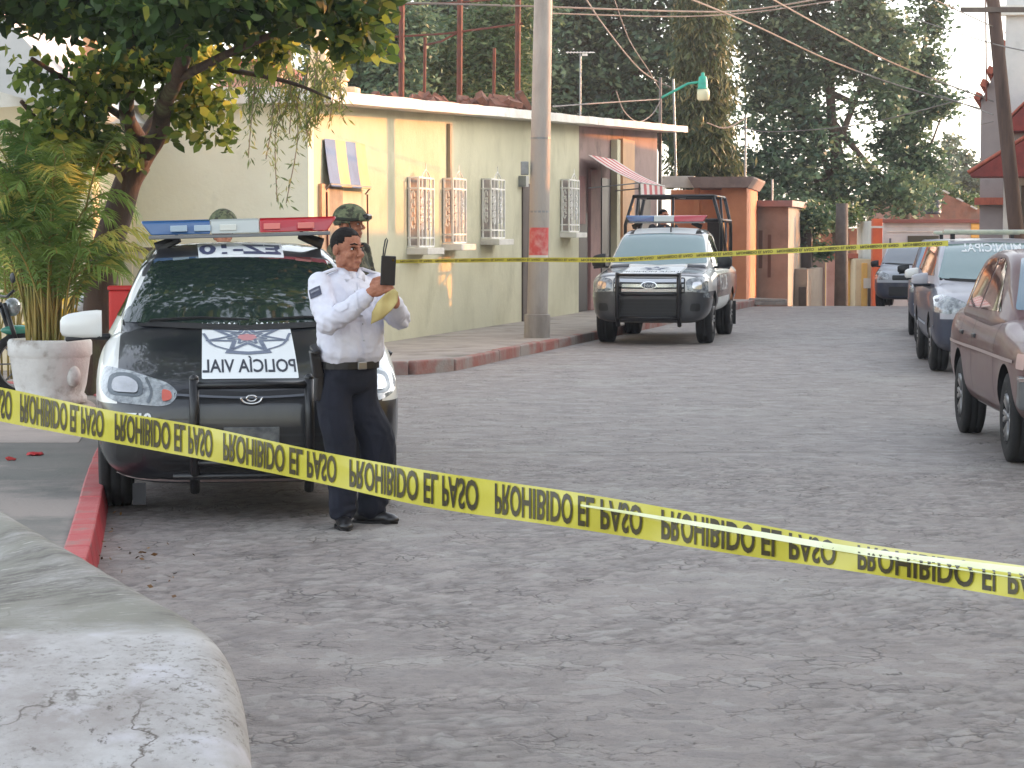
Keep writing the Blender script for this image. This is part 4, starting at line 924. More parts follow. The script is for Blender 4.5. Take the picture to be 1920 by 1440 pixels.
# --- far walls at the end of the street
def farwall(name, px0, px1, y0, y1, Y, dep, mat, label, cat, z0=None):
    a = U(px0, y0, Y); b = U(px1, y0, Y); zb_ = U(px0, y1, Y).z if z0 is None else z0
    o = empty(name, (a.x, a.y, zb_), 0, label, cat); house_box(o, 'wall', mat, 0, b.x - a.x, 0, dep, 0, a.z - zb_); return o, a.x, zb_, F / Y
o, ax_, zb_, kk = farwall('garden_wall', 1498, 1548, 470, 600, 66, .3, M('grey_pink_wall', lin(158, 136, 124), lin(140, 120, 110), 2), 'grey pink garden wall between the grey house and the yellow walls', 'wall')
o, ax_, zb_, kk = farwall('yellow_house', 1560, 1600, 480, 600, 68, 4, yell, 'sunlit yellow house left of the dark trunk at the end of the street', 'house')
house_box(o, 'pillar', pinkw, -.18, .14, -.2, .0, 0, 1.85); house_box(o, 'doorway', M('ochre_door', lin(190, 130, 60)), .75, 1.1, -.05, 0, 0, 1.5); house_box(o, 'roof_edge', tile, -.3, .75, -.3, 0, 1.87, 2.02)
o, ax_, zb_, kk = farwall('cream_house', 1604, 1640, 486, 600, 67, 4, cream, 'cream and yellow house between the dark trunk and the orange pillar', 'house')
house_box(o, 'pillar', yell, .18, .34, -.15, 0, 0, 1.7); house_box(o, 'door', woodd, .38, .55, -.04, 0, 0, 1.25); house_box(o, 'notice_panel', whitep, .22, .5, -.19, -.16, .95, 1.25)
o, ax_, zb_, kk = farwall('brick_wall', 1480, 1640, 428, 600, 74, .4, brick, 'long red brick wall behind the yellow houses under the dark tree', 'wall')
o, ax_, zb_, kk = farwall('orange_pillar', 1637, 1655, 410, 600, 64, .3, M('vivid_orange', lin(226, 116, 70), lin(206, 92, 60), 1.4), 'tall bright orange pillar at the left end of the white wall', 'pillar')
MB().box2((-.03, -.03, 2.62), (.3, .33, 2.68)).build('cap', whitep, o)
o, ax_, zb_, kk = farwall('white_house', 1656, 1850, 413, 600, 66, 5, whitew, 'long white walled house with a dark horizontal window behind the parked cars', 'house')
house_box(o, 'roof_edge', M('dull_tile', lin(134, 84, 74)), -.05, 3.3, -.15, 0, U(0, 418, 66).z - zb_, U(0, 411, 66).z - zb_)
house_box(o, 'window', M('olive_window', lin(70, 70, 56)), (1702 - 1656) / kk, (1760 - 1656) / kk, -.05, 0, U(0, 476, 66).z - zb_, U(0, 442, 66).z - zb_)
house_box(o, 'yellow_panel', yell, (1820 - 1656) / kk, (1846 - 1656) / kk, -.06, 0, U(0, 446, 66).z - zb_, U(0, 419, 66).z - zb_)
for z in (424, 434): MB().box((1.3, -.02, U(0, z, 66).z - zb_), (2.4, .03, .025)).build('wall_ledge', whitep, o)
MB().tube([(.2, -.08, 0), (.2, -.08, 2.4)], .03, 6).build('drainpipe', M('pipe_dark', lin(96, 98, 104)), o)
a = U(1672, 410, 84); zb_ = a.z - 6; bo = bld('brick_house', (a.x, a.y, zb_), 0, 'red brown brick house with a shallow gable carrying a black water tank'); kk = F / 84
MB().prism([(0, 0), (188 / kk, 0), (188 / kk, 6.15), (100 / kk, 6.92), (20 / kk, 6.85), (0, 6.5)], 0, 6, T=T2).build('wall', brick, bo)
for i in range(6): MB().box(((100 + i * 13) / kk, -.1, 6.99 - i * .145), (.24, .3, .05), (0, R(28), 0)).build('roof_strip', whitep, bo) if i % 2 == 0 else None
a = U(1748, 402, 82); tk = empty('water_tank', (a.x, a.y, a.z), 0, 'black ribbed plastic water tank standing on the brick house', 'water tank')
MB().lathe([(.01, 0), (.32, 0), (.33, .1), (.31, .12), (.33, .15), (.33, .3), (.31, .33), (.33, .36), (.33, .55), (.30, .62), (.14, .72), (.14, .78), (.01, .79)], 20).build('tank_body', M('tank_black', lin(58, 62, 72), rough=.5), tk, smooth=True)
MB().box2((-.4, -.4, -.9), (.4, .4, 0)).build('tank_stand', brick, tk)
# --- white house with pediment top left, pink wall and stepped masonry above the roof
a = U(-40, 210, 27.5); wl = bld('white_canopy_house', (a.x, a.y, 0), R(-4), 'white house with an overhanging sloped roof at the top left behind the tree')
MB().prism([(0, 0), (1.4, 0), (1.4, 3.3), (0, 3.2)], 0, 3, T=T2).build('wall', cream, wl)
MB().prism([(-.3, 3.6), (1.52, 3.05), (1.58, 3.12), (-.3, 5.1)], -.6, 3.2, T=T2).build('roof_slab', whitew, wl)
mb = MB()
for i in range(5): mb.box((1.38 - abs(i - 2) * .0, .1, 3.35 + i * .17), (.40 - i * .07, .35, .16))
mb.build('stepped_finial', M('peach_masonry', lin(222, 176, 128), lin(206, 140, 112), 5, .9, .5), wl, bevel=.01)
a = U(405, 200, 33.5); pw = bld('pink_rooftop_room', (a.x, a.y, 3.2), 0, 'pink rooftop room of the house behind, half hidden by hanging leaves', 'building')
kk = F / 33.5; house_box(pw, 'wall', pinkw, 0, 120 / kk, 0, 3, 0, .98); house_box(pw, 'roof_edge', tile, -.1, 125 / kk, -.15, 3.1, .98, 1.08)
st = bld('stepped_parapet', (U(600, 180, 32.5).x, 32.5, 3.55), R(-8), 'stepped cream masonry ornament catching sunlight on the roof corner', 'ornament')
mb = MB(); kk = F / 32.5
for x0, x1, z0, z1 in ((-30, 40, 0, .35), (-24, 22, .35, .62), (-18, 10, .62, .92), (-12, 4, .92, 1.15)): mb.box2((x0 / kk, 0, z0 + .002), (x1 / kk, .45, z1))
mb.box2((40.5 / kk, .02, 0), (66 / kk, .4, .26)); mb.box2((28 / kk, .05, .352), (48 / kk, .3, .50))
mb.build('masonry', M('peach_masonry2', lin(236, 214, 180), lin(226, 180, 132), 4, .9, .4), st, bevel=.012)
# --- slatted cream fence in front of the side wall
fe = empty('slat_fence', (U(196, 600, 25.5).x, 25.5, .0), R(3), 'cream vertical slat fence beneath the pale side wall left of the saloon', 'fence')
mb = MB(); kk = F / 25.5; rgf = random.Random(3)
for i in range(15): mb.box((i * .13, rgf.uniform(-.01, .01), .76), (.118, .02, 1.52 + rgf.uniform(-.02, .02)))
mb.build('slats', M('cream_boards', lin(206, 194, 168), lin(188, 174, 148), 3, .8, .3, stretch=(1, 1, .2)), fe, bevel=.004)
mb = MB(); mb.box((.9, -.03, 1.5), (2.1, .04, .05)); mb.box((.9, -.03, .5), (2.1, .04, .05)); mb.build('rail', woodd, fe)
# --- striped awnings
def striped(name, px, label, t0, t1, zt_, zb_, out, drop, cols, n, side_pole=True):
    """Sloping cloth fixed to the wall between t0 and t1 with a hanging front flap."""
    o = empty(name, W((t0 + t1) / 2, 0, zb_), 0, label, 'awning'); base = Vector(o.location)
    def P(t, n_, z): return W(t, n_, z) - base
    for i in range(n):
        a = t0 + (t1 - t0) * i / n; b = t0 + (t1 - t0) * (i + 1) / n; mb = MB(); rows = []
        for k_ in range(7):
            f = k_ / 6; n_ = .03 + (out - .03) * f; z = zt_ + (zb_ - zt_) * f - .05 * math.sin(math.pi * f); rows.append((n_, z))
        rows.append((out + .02, zb_ - drop)); vs = []
        for n_, z in rows: vs += [P(a, n_, z), P(b, n_, z)]
        for n_, z in rows: vs += [P(a, n_ - .006, z - .008), P(b, n_ - .006, z - .008)]
        m_ = len(rows); fs = [(2 * j, 2 * j + 1, 2 * j + 3, 2 * j + 2) for j in range(m_ - 1)]; fs += [tuple(q + 2 * m_ for q in f[::-1]) for f in fs]
        mb.add(vs, fs).build('cloth_stripe', cols[i % 2], o)
    mb = MB()
    for t in (t0, t1): mb.tube([P(t, .03, zb_ - .1), P(t, out, zb_)], .012, 6)
    mb.tube([P(t0, out, zb_), P(t1, out, zb_)], .014, 6); mb.build('awning_frame', grey_m, o)
    if side_pole:
        for t in (t0, t1): MB().tube([P(t, .06, zb_ - .1), P(t, .08, .14)], .012, 6).build('support_pole', rust, o)
    return o
wc = M('awning_white', lin(224, 216, 208), lin(206, 196, 190), 3, .8); rc = M('awning_red', lin(196, 96, 96), lin(180, 84, 88), 3, .8)
t0 = tpx(1100); striped('striped_awning', 0, 'red and white striped cloth awning sloping out from the shop behind the pickup', t0, tpx(1150), 3.34, 2.76, 1.12, .30, (wc, rc), 9, False)
bc = M('awning_blue', lin(104, 134, 172), lin(92, 120, 156), 3, .8); cc = M('awning_cream', lin(224, 190, 140), lin(214, 176, 128), 3, .8)
t0 = tpx(606); striped('blue_awning', 0, 'blue and cream striped sun blind over the doorway at the near end of the house', t0, tpx(682), 2.94, 2.34, .11, .02, (bc, cc), 4)
# --- concrete utility pole with red poster
pb = Gd(1007, 633, .13); up = empty('utility_pole', (pb.x, pb.y, .13), 0, 'tall concrete utility pole with a torn red poster on the pavement edge', 'utility pole')
lean = (1018 - 1007) / 124 / 5.1
conc = M('pole_concrete', lin(172, 164, 154), lin(156, 148, 140), 2, .85, .5, 20, stain=lin(120, 112, 104), sscale=1.6, slo=.5, shi=.72, stretch=(1, 1, .3))
mb = MB(); mb.tube([(lean * z, 0, z) for z in (-.1, .35, .36, 9.5)], [.20, .195, .158, .118], 14); po = mb.build('shaft', conc, up, auto=30)
for z in (1.9, 3.0): mb = MB(); mb.tube([(lean * z, 0, z - .015), (lean * z, 0, z + .015)], .152, 16); mb.build('metal_band', grey_m, up)
mb = MB(); vs = []
for j in range(13):
    a = R(-155) + R(130) * j / 12
    for i in range(5):
        z = 1.24 + .42 * i / 4; rr_ = .160 - .0043 * z + .004; vs.append((lean * z + rr_ * math.cos(a), rr_ * math.sin(a), z))
mb.add(vs, [(j * 5 + i, j * 5 + i + 1, (j + 1) * 5 + i + 1, (j + 1) * 5 + i) for j in range(12) for i in range(4)])
mb.build('poster', M('red_poster', lin(206, 86, 82), lin(214, 150, 140), 9, .7, stain=lin(222, 210, 200), sscale=6, slo=.6, shi=.66), up, smooth=True)
vs = []
for j in range(13):
    a = R(-155) + R(130) * j / 12
    for i in range(2):
        z = 1.20 + .045 * i; rr_ = .160 - .0043 * z + .005; vs.append((lean * z + rr_ * math.cos(a), rr_ * math.sin(a), z))
MB().add(vs, [(j * 2, j * 2 + 1, j * 2 + 3, j * 2 + 2) for j in range(12)]).build('poster_edge', whitep, up, smooth=True)
mb = MB(); mb.box((-.19, -.05, 2.55), (.12, .14, .2)); mb.build('junction_box', grey_m, up, bevel=.01)
# --- leaning wooden pole on the right
Yp = 42.4; a = U(1862, 0, Yp); b = U(1905, 430, Yp); d_ = (b - a) / (a.z - b.z); g0 = b + d_ * b.z; wp = empty('wooden_pole', (g0.x, g0.y, 0), 0, 'dark leaning wooden utility pole beside the tall white house', 'utility pole')
mb = MB(); top = 8.5; mb.tube([(-d_.x * z, 0, z) for z in (-.2, 2, 4, 6, top)], [.15, .145, .135, .125, .11], 12)
mb.build('shaft', M('old_wood_pole', lin(104, 82, 70), lin(78, 62, 56), 3, .9, .6, 20, stretch=(1, 1, .15), stain=lin(56, 46, 42), sscale=2), wp, smooth=True)
MB().tube([(-d_.x * 6.2 - .15, -.1, 6.25), (-d_.x * 4.0 - .35, -.05, 4.2)], .015, 6).build('stay_wire', rust, wp)
MB().box((-d_.x * 5.9, -.12, 5.9), (1.3, .08, .09)).build('crossarm', woodd, wp)
# --- green street lamp
Yl = 55.4; b = U(1237, 448, Yl); z0 = gz(b.x, Yl) + .1; sl = empty('street_lamp', (b.x, b.y, z0), 0, 'green armed street lamp with a pale glass bowl above the end of the roof', 'street lamp')
z_ = lambda py: U(0, py, Yl).z - z0; x_ = lambda px: (px - 1237) / F * Yl
mb = MB(); mb.tube([(0, 0, 0), (.0, 0, z_(145))], [.06, .035], 8); mb.build('post', M('grey_brown_post', lin(116, 106, 98), lin(96, 88, 82), 4), sl, smooth=True)
tq = M('turquoise_paint', lin(52, 170, 142), lin(46, 150, 128), 5, .4)
MB().tube([(x_(1237), 0, z_(184)), (x_(1262), 0, z_(171)), (x_(1288), 0, z_(157)), (x_(1314), 0, z_(153))], .032, 8).build('arm', tq, sl, smooth=True)
MB().lathe([(.01, .38), (.04, .37), (.045, .30), (.10, .27), (.12, .1), (.12, 0), (.15, -.03), (.01, -.03)], 16, c=(x_(1316), 0, z_(165))).build('lamp_housing', tq, sl, smooth=True)
MB().lathe([(.145, 0), (.155, -.08), (.15, -.24), (.12, -.27), (.01, -.28)], 16, c=(x_(1317), 0, z_(165) - .032)).build('lamp_bowl', M('pale_bowl', lin(220, 214, 176), rough=.25), sl, smooth=True)
# --- masts and antenna
def mast(px, ya, yb, Y, r_, label, name='mast', cat='mast', lean_=0, mat=None, extra=None):
    a = U(px, yb, Y); h_ = U(px, ya, Y).z - a.z; o = empty(name, a, 0, label, cat)
    MB().tube([(0, 0, -.05), (lean_, 0, h_)], r_, 7).build('tube', mat or grey_m, o)
    return o, h_
mast(1268, 148, 345, 57.2, .03, 'thin grey steel mast just right of the street lamp', lean_=-.09)
mast(1397, 215, 333, 58, .028, 'thin steel mast standing on the orange house roof slab')
o, h_ = mast(1088, 100, 228, 50, .02, 'thin mast carrying a television antenna above the roof', 'antenna_mast')
mb = MB()
for i in range(9): mb.tube([(-.28 + i * .07, -.30 + .02 * i, h_ + .02), (-.28 + i * .07, .30 - .02 * i, h_ + .02)], .007, 5)
mb.tube([(-.32, 0, h_ + .02), (.32, 0, h_ + .02)], .010, 5); mb.box((.1, 0, h_ - .03), (.12, .06, .05)); mb.build('antenna', iron, o)
# --- rusty scaffold posts on the roof
rp = empty('rusty_post_frame', (0, 42, 0), 0, 'rusty iron post frame standing on the house roof before the green trees', 'frame')
for px, ya in ((752, -80), (795, 70), (861, -80), (970, -80), (925, 90)):
    a = U(px, 195, 42); b = U(px, ya, 42); mb = MB(); mb.tube([(a.x, 0, 3.75), (b.x + .02, 0, b.z)], .055 if px in (752, 861, 970) else .03, 6); mb.build('post', rust, rp)
for x0, y0, x1, y1 in ((690, 72, 980, 44), (795, 85, 860, 60), (700, 8, 980, -6)):
    a = U(x0, y0, 42); b = U(x1, y1, 42); MB().tube([(a.x, .0, a.z), ((a.x + b.x) / 2, 0, (a.z + b.z) / 2 - .05), (b.x, 0, b.z)], .02, 6).build('crossbar', rust, rp)
rt = M('rubble_red', lin(136, 88, 70), lin(104, 74, 60), 6, .9, .5); mb = MB(); rg = random.Random(5)
for i in range(90):
    px = rg.uniform(700, 990); a = U(px, 190 + (px - 700) * .03, 41.5); mb.box((a.x, rg.uniform(-1, .8), zb(10) + .18 + rg.uniform(0, .14)), (rg.uniform(.1, .4), .2, rg.uniform(.05, .14)), (rg.random(), rg.random(), rg.random()))
o = mb.build('rubble_pile', rt); o.location = (0, 41.3, .12); tag(o, 'heap of reddish rubble and broken tiles along the roof edge', 'rubble')
# --- cables
cab_m = M('cable', lin(120, 112, 104), lin(96, 90, 84), 3, .6)
def cable(pts, r_, label, n=8):
    P = [U(*p) for p in pts]; Q = [Vector(q) for q in spline([tuple(p) for p in P], n)] if len(P) > 2 else P
    o = MB().tube(Q, r_, 5).build('cable', cab_m); tag(o, label, 'cable', 'overhead cables')
cable([(640, 2, 40), (1000, 12, 42), (1270, 21, 46), (1400, 19, 48), (1560, -6, 50)], .018, 'upper of the two level cables crossing above the concrete pole')
cable([(1030, 25, 42), (1270, 31, 46), (1420, 22, 48), (1600, -4, 50)], .014, 'lower of the two level cables crossing above the concrete pole')
cable([(1285, -6, 30), (1420, 50, 33), (1560, 115, 38), (1700, 165, 44), (1880, 215, 50)], .014, 'long cable slanting down across the big dark tree to the right house')
cable([(1440, -6, 30), (1560, 60, 34), (1690, 125, 39), (1862, 190, 45)], .014, 'upper slanting cable over the right part of the dark tree')
cable([(1096, -6, 44), (1130, 45, 47), (1190, 120, 51), (1225, 148, 55), (1258, 164, 55.6)], .018, 'cable running down steeply from the top to the street lamp')
cable([(1150, -6, 44), (1180, 75, 48), (1215, 130, 52), (1237, 168, 55)], .012, 'thin second cable beside the steep one ending at the lamp post')
cable([(1035, 200, 38), (1130, 193, 46), (1237, 186, 55.2)], .014, 'cable from the concrete pole to the lamp post')
cable([(1155, 170, 50), (1170, 208, 51), (1196, 228, 53), (1222, 215, 54.5), (1240, 186, 55.2)], .014, 'drooping cable loop hanging below the lamp arm')
cable([(1325, 230, 56), (1360, 240, 57), (1397, 222, 58)], .018, 'short cable sagging to the mast on the orange house')
cable([(1380, 236, 56), (1450, 247, 56), (1620, 232, 54), (1830, 180, 50)], .014, 'long sagging cable low across the dark tree')
cable([(1740, -6, 40), (1862, 50, 42.3)], .012, 'highest short cable reaching the top of the wooden pole')
cable([(1700, 30, 60), (1790, 60, 52), (1862, 82, 42.3), (1925, 96, 36)], .012, 'second cable against the sky reaching the wooden pole')
cable([(1760, 178, 60), (1862, 215, 42.5)], .012, 'lower cable against the sky behind the wooden pole')
cable([(1755, 250, 60), (1862, 228, 42.5)], .010, 'lowest faint cable against the sky near the grey gable')
# ================================================================ TREES AND PLANTS
bark = M('bark_dark', lin(92, 78, 66), lin(66, 56, 48), 4, .95, .7, 14, stretch=(1, 1, .25))
bark_p = M('bark_pale', lin(138, 124, 104), lin(110, 98, 82), 4, .95, .7, 14, stretch=(1, 1, .3), stain=lin(96, 104, 74), sscale=2)
g_dark = leafmat('leaf_dark_green', lin(56, 80, 64), lin(92, 118, 88), lin(132, 146, 108))  # background greens lightened to stand in for distance haze
g_mid = leafmat('leaf_mid_green', lin(52, 78, 46), lin(98, 120, 78), lin(142, 142, 96))
g_olive = leafmat('leaf_olive', lin(60, 72, 46), lin(100, 108, 68), lin(146, 136, 90))
g_near = leafmat('leaf_broad_green', lin(36, 58, 34), lin(78, 106, 50), lin(144, 148, 66), .4)
g_pep = leafmat('leaf_feathery', lin(86, 106, 58), lin(134, 146, 82), lin(176, 170, 100), .35)
g_palm = leafmat('palm_leaflet', lin(82, 116, 58), lin(144, 168, 84), lin(208, 196, 106), .35)
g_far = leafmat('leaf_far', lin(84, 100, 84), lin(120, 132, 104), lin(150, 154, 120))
def ptree(name, label, blobs, Y, mat, n_cl, per, spread, size, seed, trunk=None, depth=.8, hollow=.3, droop=0.0, group='trees behind the houses', base_z=None, aspect=.5, cat='tree', limb=True):
    """A tree whose crown is a set of lumps given at photo position and size (px, py, rx, ry[, dy]) at distance Y."""
    k = Y / F; c0 = trunk[0] if trunk else (blobs[0][0], 560)
    b0 = U(c0[0], c0[1], Y); zg = gz(b0.x, Y) if base_z is None else base_z
    o = empty(name, (b0.x, Y, zg), 0, label, cat, group)
    B = []
    for b in blobs:
        c = U(b[0], b[1], Y) - Vector((b0.x, Y, zg)); B.append(((c.x, (b[4] if len(b) > 4 else 0), c.z), (b[2] * k, b[2] * k * depth, b[3] * k), b[2] * b[3]))
    P, v = clumps(B, n_cl, per, spread, seed, hollow)
    leaves('crown', P, size, mat, o, aspect, droop, v, seed)
    if trunk:
        pts = [U(x, y, Y) - Vector((b0.x, Y, zg)) for x, y in trunk[1:]]; r0 = trunk_r = (c0[2] if len(c0) > 2 else .2)
        pts = [Vector((0, 0, -.1))] + pts; q = [Vector(p) for p in spline([tuple(p) for p in pts], 4)]
        mb = MB(); mb.tube(q, [r0 * (1.15 - .8 * i / (len(q) - 1)) for i in range(len(q))], 10)
        if limb:
            rg = random.Random(seed)
            for c, r_, _ in B[:9]:
                s0 = q[rg.randrange(len(q) // 2, len(q))]; mid = s0.lerp(Vector(c), .5) + Vector((0, 0, -.2)); mb.tube([s0, mid, Vector(c)], [r0 * .4, r0 * .25, r0 * .08], 6)
        mb.build('trunk', bark, o, smooth=True)
    return o
ptree('laurel_tree', 'large dark laurel tree spreading over the end of the street', [(1450, 20, 100, 110), (1560, 60, 120, 110), (1470, 200, 90, 90), (1535, 250, 60, 50), (1500, 330, 110, 70), (1600, 350, 70, 56), (1640, 80, 80, 110), (1650, 190, 60, 40), (1690, 360, 60, 45), (1470, 110, 100, 90), (1420, 330, 60, 60), (1560, 405, 70, 30), (1560, -80, 200, 80), (1450, 395, 60, 26)],
      74, g_dark, 1400, 26, .23, .24, 3, trunk=[(1577, 575, .33), (1577, 480), (1570, 330), (1550, 120)], hollow=.15)
ptree('laurel_tree', 'smaller ragged dark tree against the sky left of the wooden pole', [(1742, 30, 30, 62), (1728, 130, 52, 50), (1745, 200, 42, 38), (1700, 230, 50, 42), (1775, 190, 16, 16), (1700, 300, 46, 40), (1740, 300, 34, 34), (1710, 350, 48, 44), (1660, 280, 30, 36), (1690, 150, 46, 50)],
      76, g_dark, 480, 20, .22, .23, 8, trunk=[(1690, 575, .2), (1695, 480), (1705, 330), (1735, 80)], hollow=.1)
ptree('dense_tree', 'dense dark tree above the roof between the concrete pole and the lamp', [(1060, 40, 90, 90), (1160, 20, 110, 90), (1100, 150, 80, 60), (1200, 130, 80, 80), (1240, 220, 60, 60), (1150, 200, 90, 40), (1050, 180, 60, 50), (1120, -80, 200, 60), (1300, 60, 60, 150), (1310, 240, 60, 90)],
      70, g_dark, 1500, 24, .26, .24, 12, trunk=[(1150, 575, .3), (1150, 330), (1140, 100)], hollow=.15)
ptree('dense_tree', 'shadowed dark tree just left of the concrete pole top', [(940, 10, 80, 70), (1010, 60, 50, 80), (1000, 160, 60, 50), (800, 30, 55, 40), (900, -60, 160, 50), (860, 60, 60, 60), (770, 110, 60, 60)],
      68, g_dark, 700, 24, .26, .24, 14, trunk=[(930, 575, .28), (930, 330), (930, 60)], hollow=.15)
ptree('green_shrub_tree', 'feathery mid green tree behind the rusty posts', [(880, 90, 80, 60), (830, 140, 70, 50), (900, 170, 90, 30), (950, 110, 60, 60), (960, 20, 70, 40), (820, 185, 60, 20)],
      55, g_mid, 900, 22, .20, .17, 15, trunk=[(880, 560, .2), (880, 330), (885, 140)], hollow=.2, aspect=.3)
ptree('green_shrub_tree', 'dark green tree behind the roof corner left of the rusty posts', [(700, 130, 60, 60), (660, 60, 70, 70), (740, 160, 50, 40), (620, 150, 60, 60), (760, 60, 60, 60), (690, 185, 80, 20), (600, 40, 60, 60)],
      53, g_dark, 900, 22, .2, .18, 16, trunk=[(700, 560, .2), (700, 330), (700, 150)], hollow=.2, aspect=.4)
o = ptree('column_tree', 'tall narrow tree column covered in drooping brownish creeper beside the lamp', [(1318, 300, 52, 40), (1318, 240, 50, 50), (1318, 170, 47, 50), (1317, 100, 44, 50), (1315, 40, 41, 50), (1314, -30, 38, 50), (1340, 310, 40, 30), (1296, 320, 26, 22)],
      60, g_olive, 1500, 22, .15, .26, 17, trunk=[(1322, 575, .3), (1322, 330), (1322, 60)], hollow=.4, droop=1.6, aspect=.22, depth=1)
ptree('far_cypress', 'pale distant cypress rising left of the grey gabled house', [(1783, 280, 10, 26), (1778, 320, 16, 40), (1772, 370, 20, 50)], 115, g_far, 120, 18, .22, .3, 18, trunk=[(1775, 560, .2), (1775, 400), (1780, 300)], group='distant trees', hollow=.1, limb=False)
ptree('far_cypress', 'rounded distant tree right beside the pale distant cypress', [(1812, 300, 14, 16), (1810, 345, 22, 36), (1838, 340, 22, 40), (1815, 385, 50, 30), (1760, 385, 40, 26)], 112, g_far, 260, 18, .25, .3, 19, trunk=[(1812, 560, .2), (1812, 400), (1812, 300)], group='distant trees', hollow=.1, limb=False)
ptree('street_shrub', 'small dark shrub tree leaning over the shed beside the grey house', [(1510, 415, 36, 30), (1495, 450, 22, 26), (1480, 400, 40, 24), (1540, 470, 16, 14)], 64, g_dark, 260, 20, .16, .17, 20, trunk=[(1515, 575, .08), (1515, 500), (1510, 430)], group='small street plants', hollow=.1)
ptree('street_shrub', 'yellow green low shrub under the big dark tree', [(1560, 410, 34, 16), (1585, 400, 30, 16), (1530, 396, 20, 14)], 70, g_mid, 120, 18, .16, .17, 21, trunk=[(1565, 575, .06), (1565, 500), (1562, 420)], group='small street plants', hollow=.1)
ptree('yellow_shrub', 'yellowish bush in front of the brick house below the distant trees', [(1720, 345, 40, 10), (1760, 358, 40, 12), (1800, 380, 40, 12)], 86, g_mid, 120, 18, .2, .2, 22, group='small street plants', hollow=.1, trunk=[(1760, 575, .05), (1760, 500), (1760, 372)])
# ---- broadleaf tree at the left: trunk, limbs and a deep overhanging crown
Yt = 21.4; tb = U(182, 640, Yt); bt = empty('broadleaf_tree', (tb.x, Yt, .13), 0, 'leafy broadleaf tree with a forked trunk overhanging the upper left of the street', 'tree')
L = lambda px, py, dy=0: U(px, py, Yt + dy) - Vector((tb.x, Yt, .13))
mb = MB()
def limb(pts, r0, r1, n=9):
    q = [Vector(p) for p in spline([tuple(p) for p in pts], 5)]; mb.tube(q, [r0 + (r1 - r0) * i / (len(q) - 1) for i in range(len(q))], n)
limb([(0, 0, -.1), L(188, 560), L(200, 470), L(222, 400), L(240, 340), L(262, 305)], .17, .12, 12)
limb([L(258, 312), L(275, 285), L(298, 250, -.3), L(306, 200, -.8), L(330, 150, -1.6), L(360, 60, -2.6), L(400, -60, -3.6)], .11, .05)
limb([L(258, 312), L(262, 270), L(240, 225, -.3), L(238, 180, -.6), L(250, 120, -1.0), L(240, 20, -1.6)], .095, .05)
limb([L(262, 270), L(290, 220, .2), L(330, 160, .3), L(350, 120, .3)], .06, .03)
limb([L(240, 335), L(200, 310, -.3), L(150, 296, -.6), L(100, 260, -1), L(40, 190, -1.4)], .05, .02)
limb([L(238, 225), L(170, 180, -1), L(60, 110, -2)], .04, .018)
limb([L(330, 150, -1.6), L(450, 90, -3), L(600, 30, -4)], .045, .02)
limb([L(350, 120, .3), L(480, 140, -1), L(560, 160, -1.5), L(620, 185, -2)], .03, .01)
mb.build('trunk', M('bark_near', lin(84, 66, 54), lin(60, 48, 42), 5, .95, .8, 18, stretch=(1, 1, .3), stain=lin(120, 122, 86), sscale=3, slo=.52, shi=.7), bt, smooth=True)
def pb(px, py, Y, rx, ry, rd, wt=1.0):
    k = Y / F; c = U(px, py, Y) - Vector((tb.x, Yt, .13)); return ((c.x, c.y, c.z), (rx * k, rd, ry * k), wt * rx * ry * rd)
BL = [pb(200, -30, 19, 170, 90, 1.6), pb(420, -40, 18, 200, 95, 1.8), pb(600, -75, 17.5, 120, 85, 1.5), pb(330, 10, 16.5, 120, 42, 1.0), pb(500, 5, 16.5, 90, 40, 1.0), pb(90, 0, 20, 70, 50, 1), pb(660, 0, 18, 50, 46, 1, 1.2),
      pb(-60, -60, 19, 90, 80, 1.5), pb(680, -10, 17, 40, 40, .8), pb(250, 25, 18.5, 80, 36, .9), pb(400, -200, 17, 320, 100, 3, .16), pb(450, -420, 18, 380, 140, 3, .12)]
P1, v1 = clumps(BL, 1300, 15, .12, 31, .05)
# overhead part seen reflected in the windscreens
g = np.random.default_rng(77)
BR = [((x, y, z), (1.1, 1.1, .55), 1) for x, y, z in [(a, b, 4.6 + g.uniform(-.5, .9)) for a in np.arange(-1.6, 5.0, 1.25) for b in np.arange(-8, 2, 1.5)]]
P2, v2 = clumps(BR, 120, 16, .17, 32, .05)
leaves('crown', np.vstack([P1, P2]), .135, g_near, bt, .55, .5, np.concatenate([v1 * .75, v2 * .5]), 33, six=True)
BL = [pb(300, 110, 20.5, 70, 50, .6), pb(380, 130, 20.5, 50, 60, .5), pb(350, 190, 20.8, 70, 36, .4), pb(210, 130, 20.3, 60, 40, .5), pb(140, 190, 20, 60, 40, .5), pb(110, 250, 20.2, 70, 36, .5), pb(190, 260, 20.8, 60, 30, .4), pb(60, 130, 19.8, 50, 26, .5), pb(395, 240, 20.6, 40, 26, .4), pb(330, 250, 20.8, 40, 20, .3), pb(220, 300, 20.9, 50, 26, .4), pb(650, 70, 17.8, 40, 30, .5), pb(500, 90, 19, 50, 30, .4), pb(670, 50, 17.5, 40, 40, .6)]
P3, v3 = clumps(BL, 270, 11, .10, 34, .1)
leaves('lower_leaves', P3, .125, leafmat('leaf_broad_bright', lin(62, 86, 44), lin(124, 144, 62), lin(190, 184, 84), .5), bt, .6, .6, v3, 35, six=True)
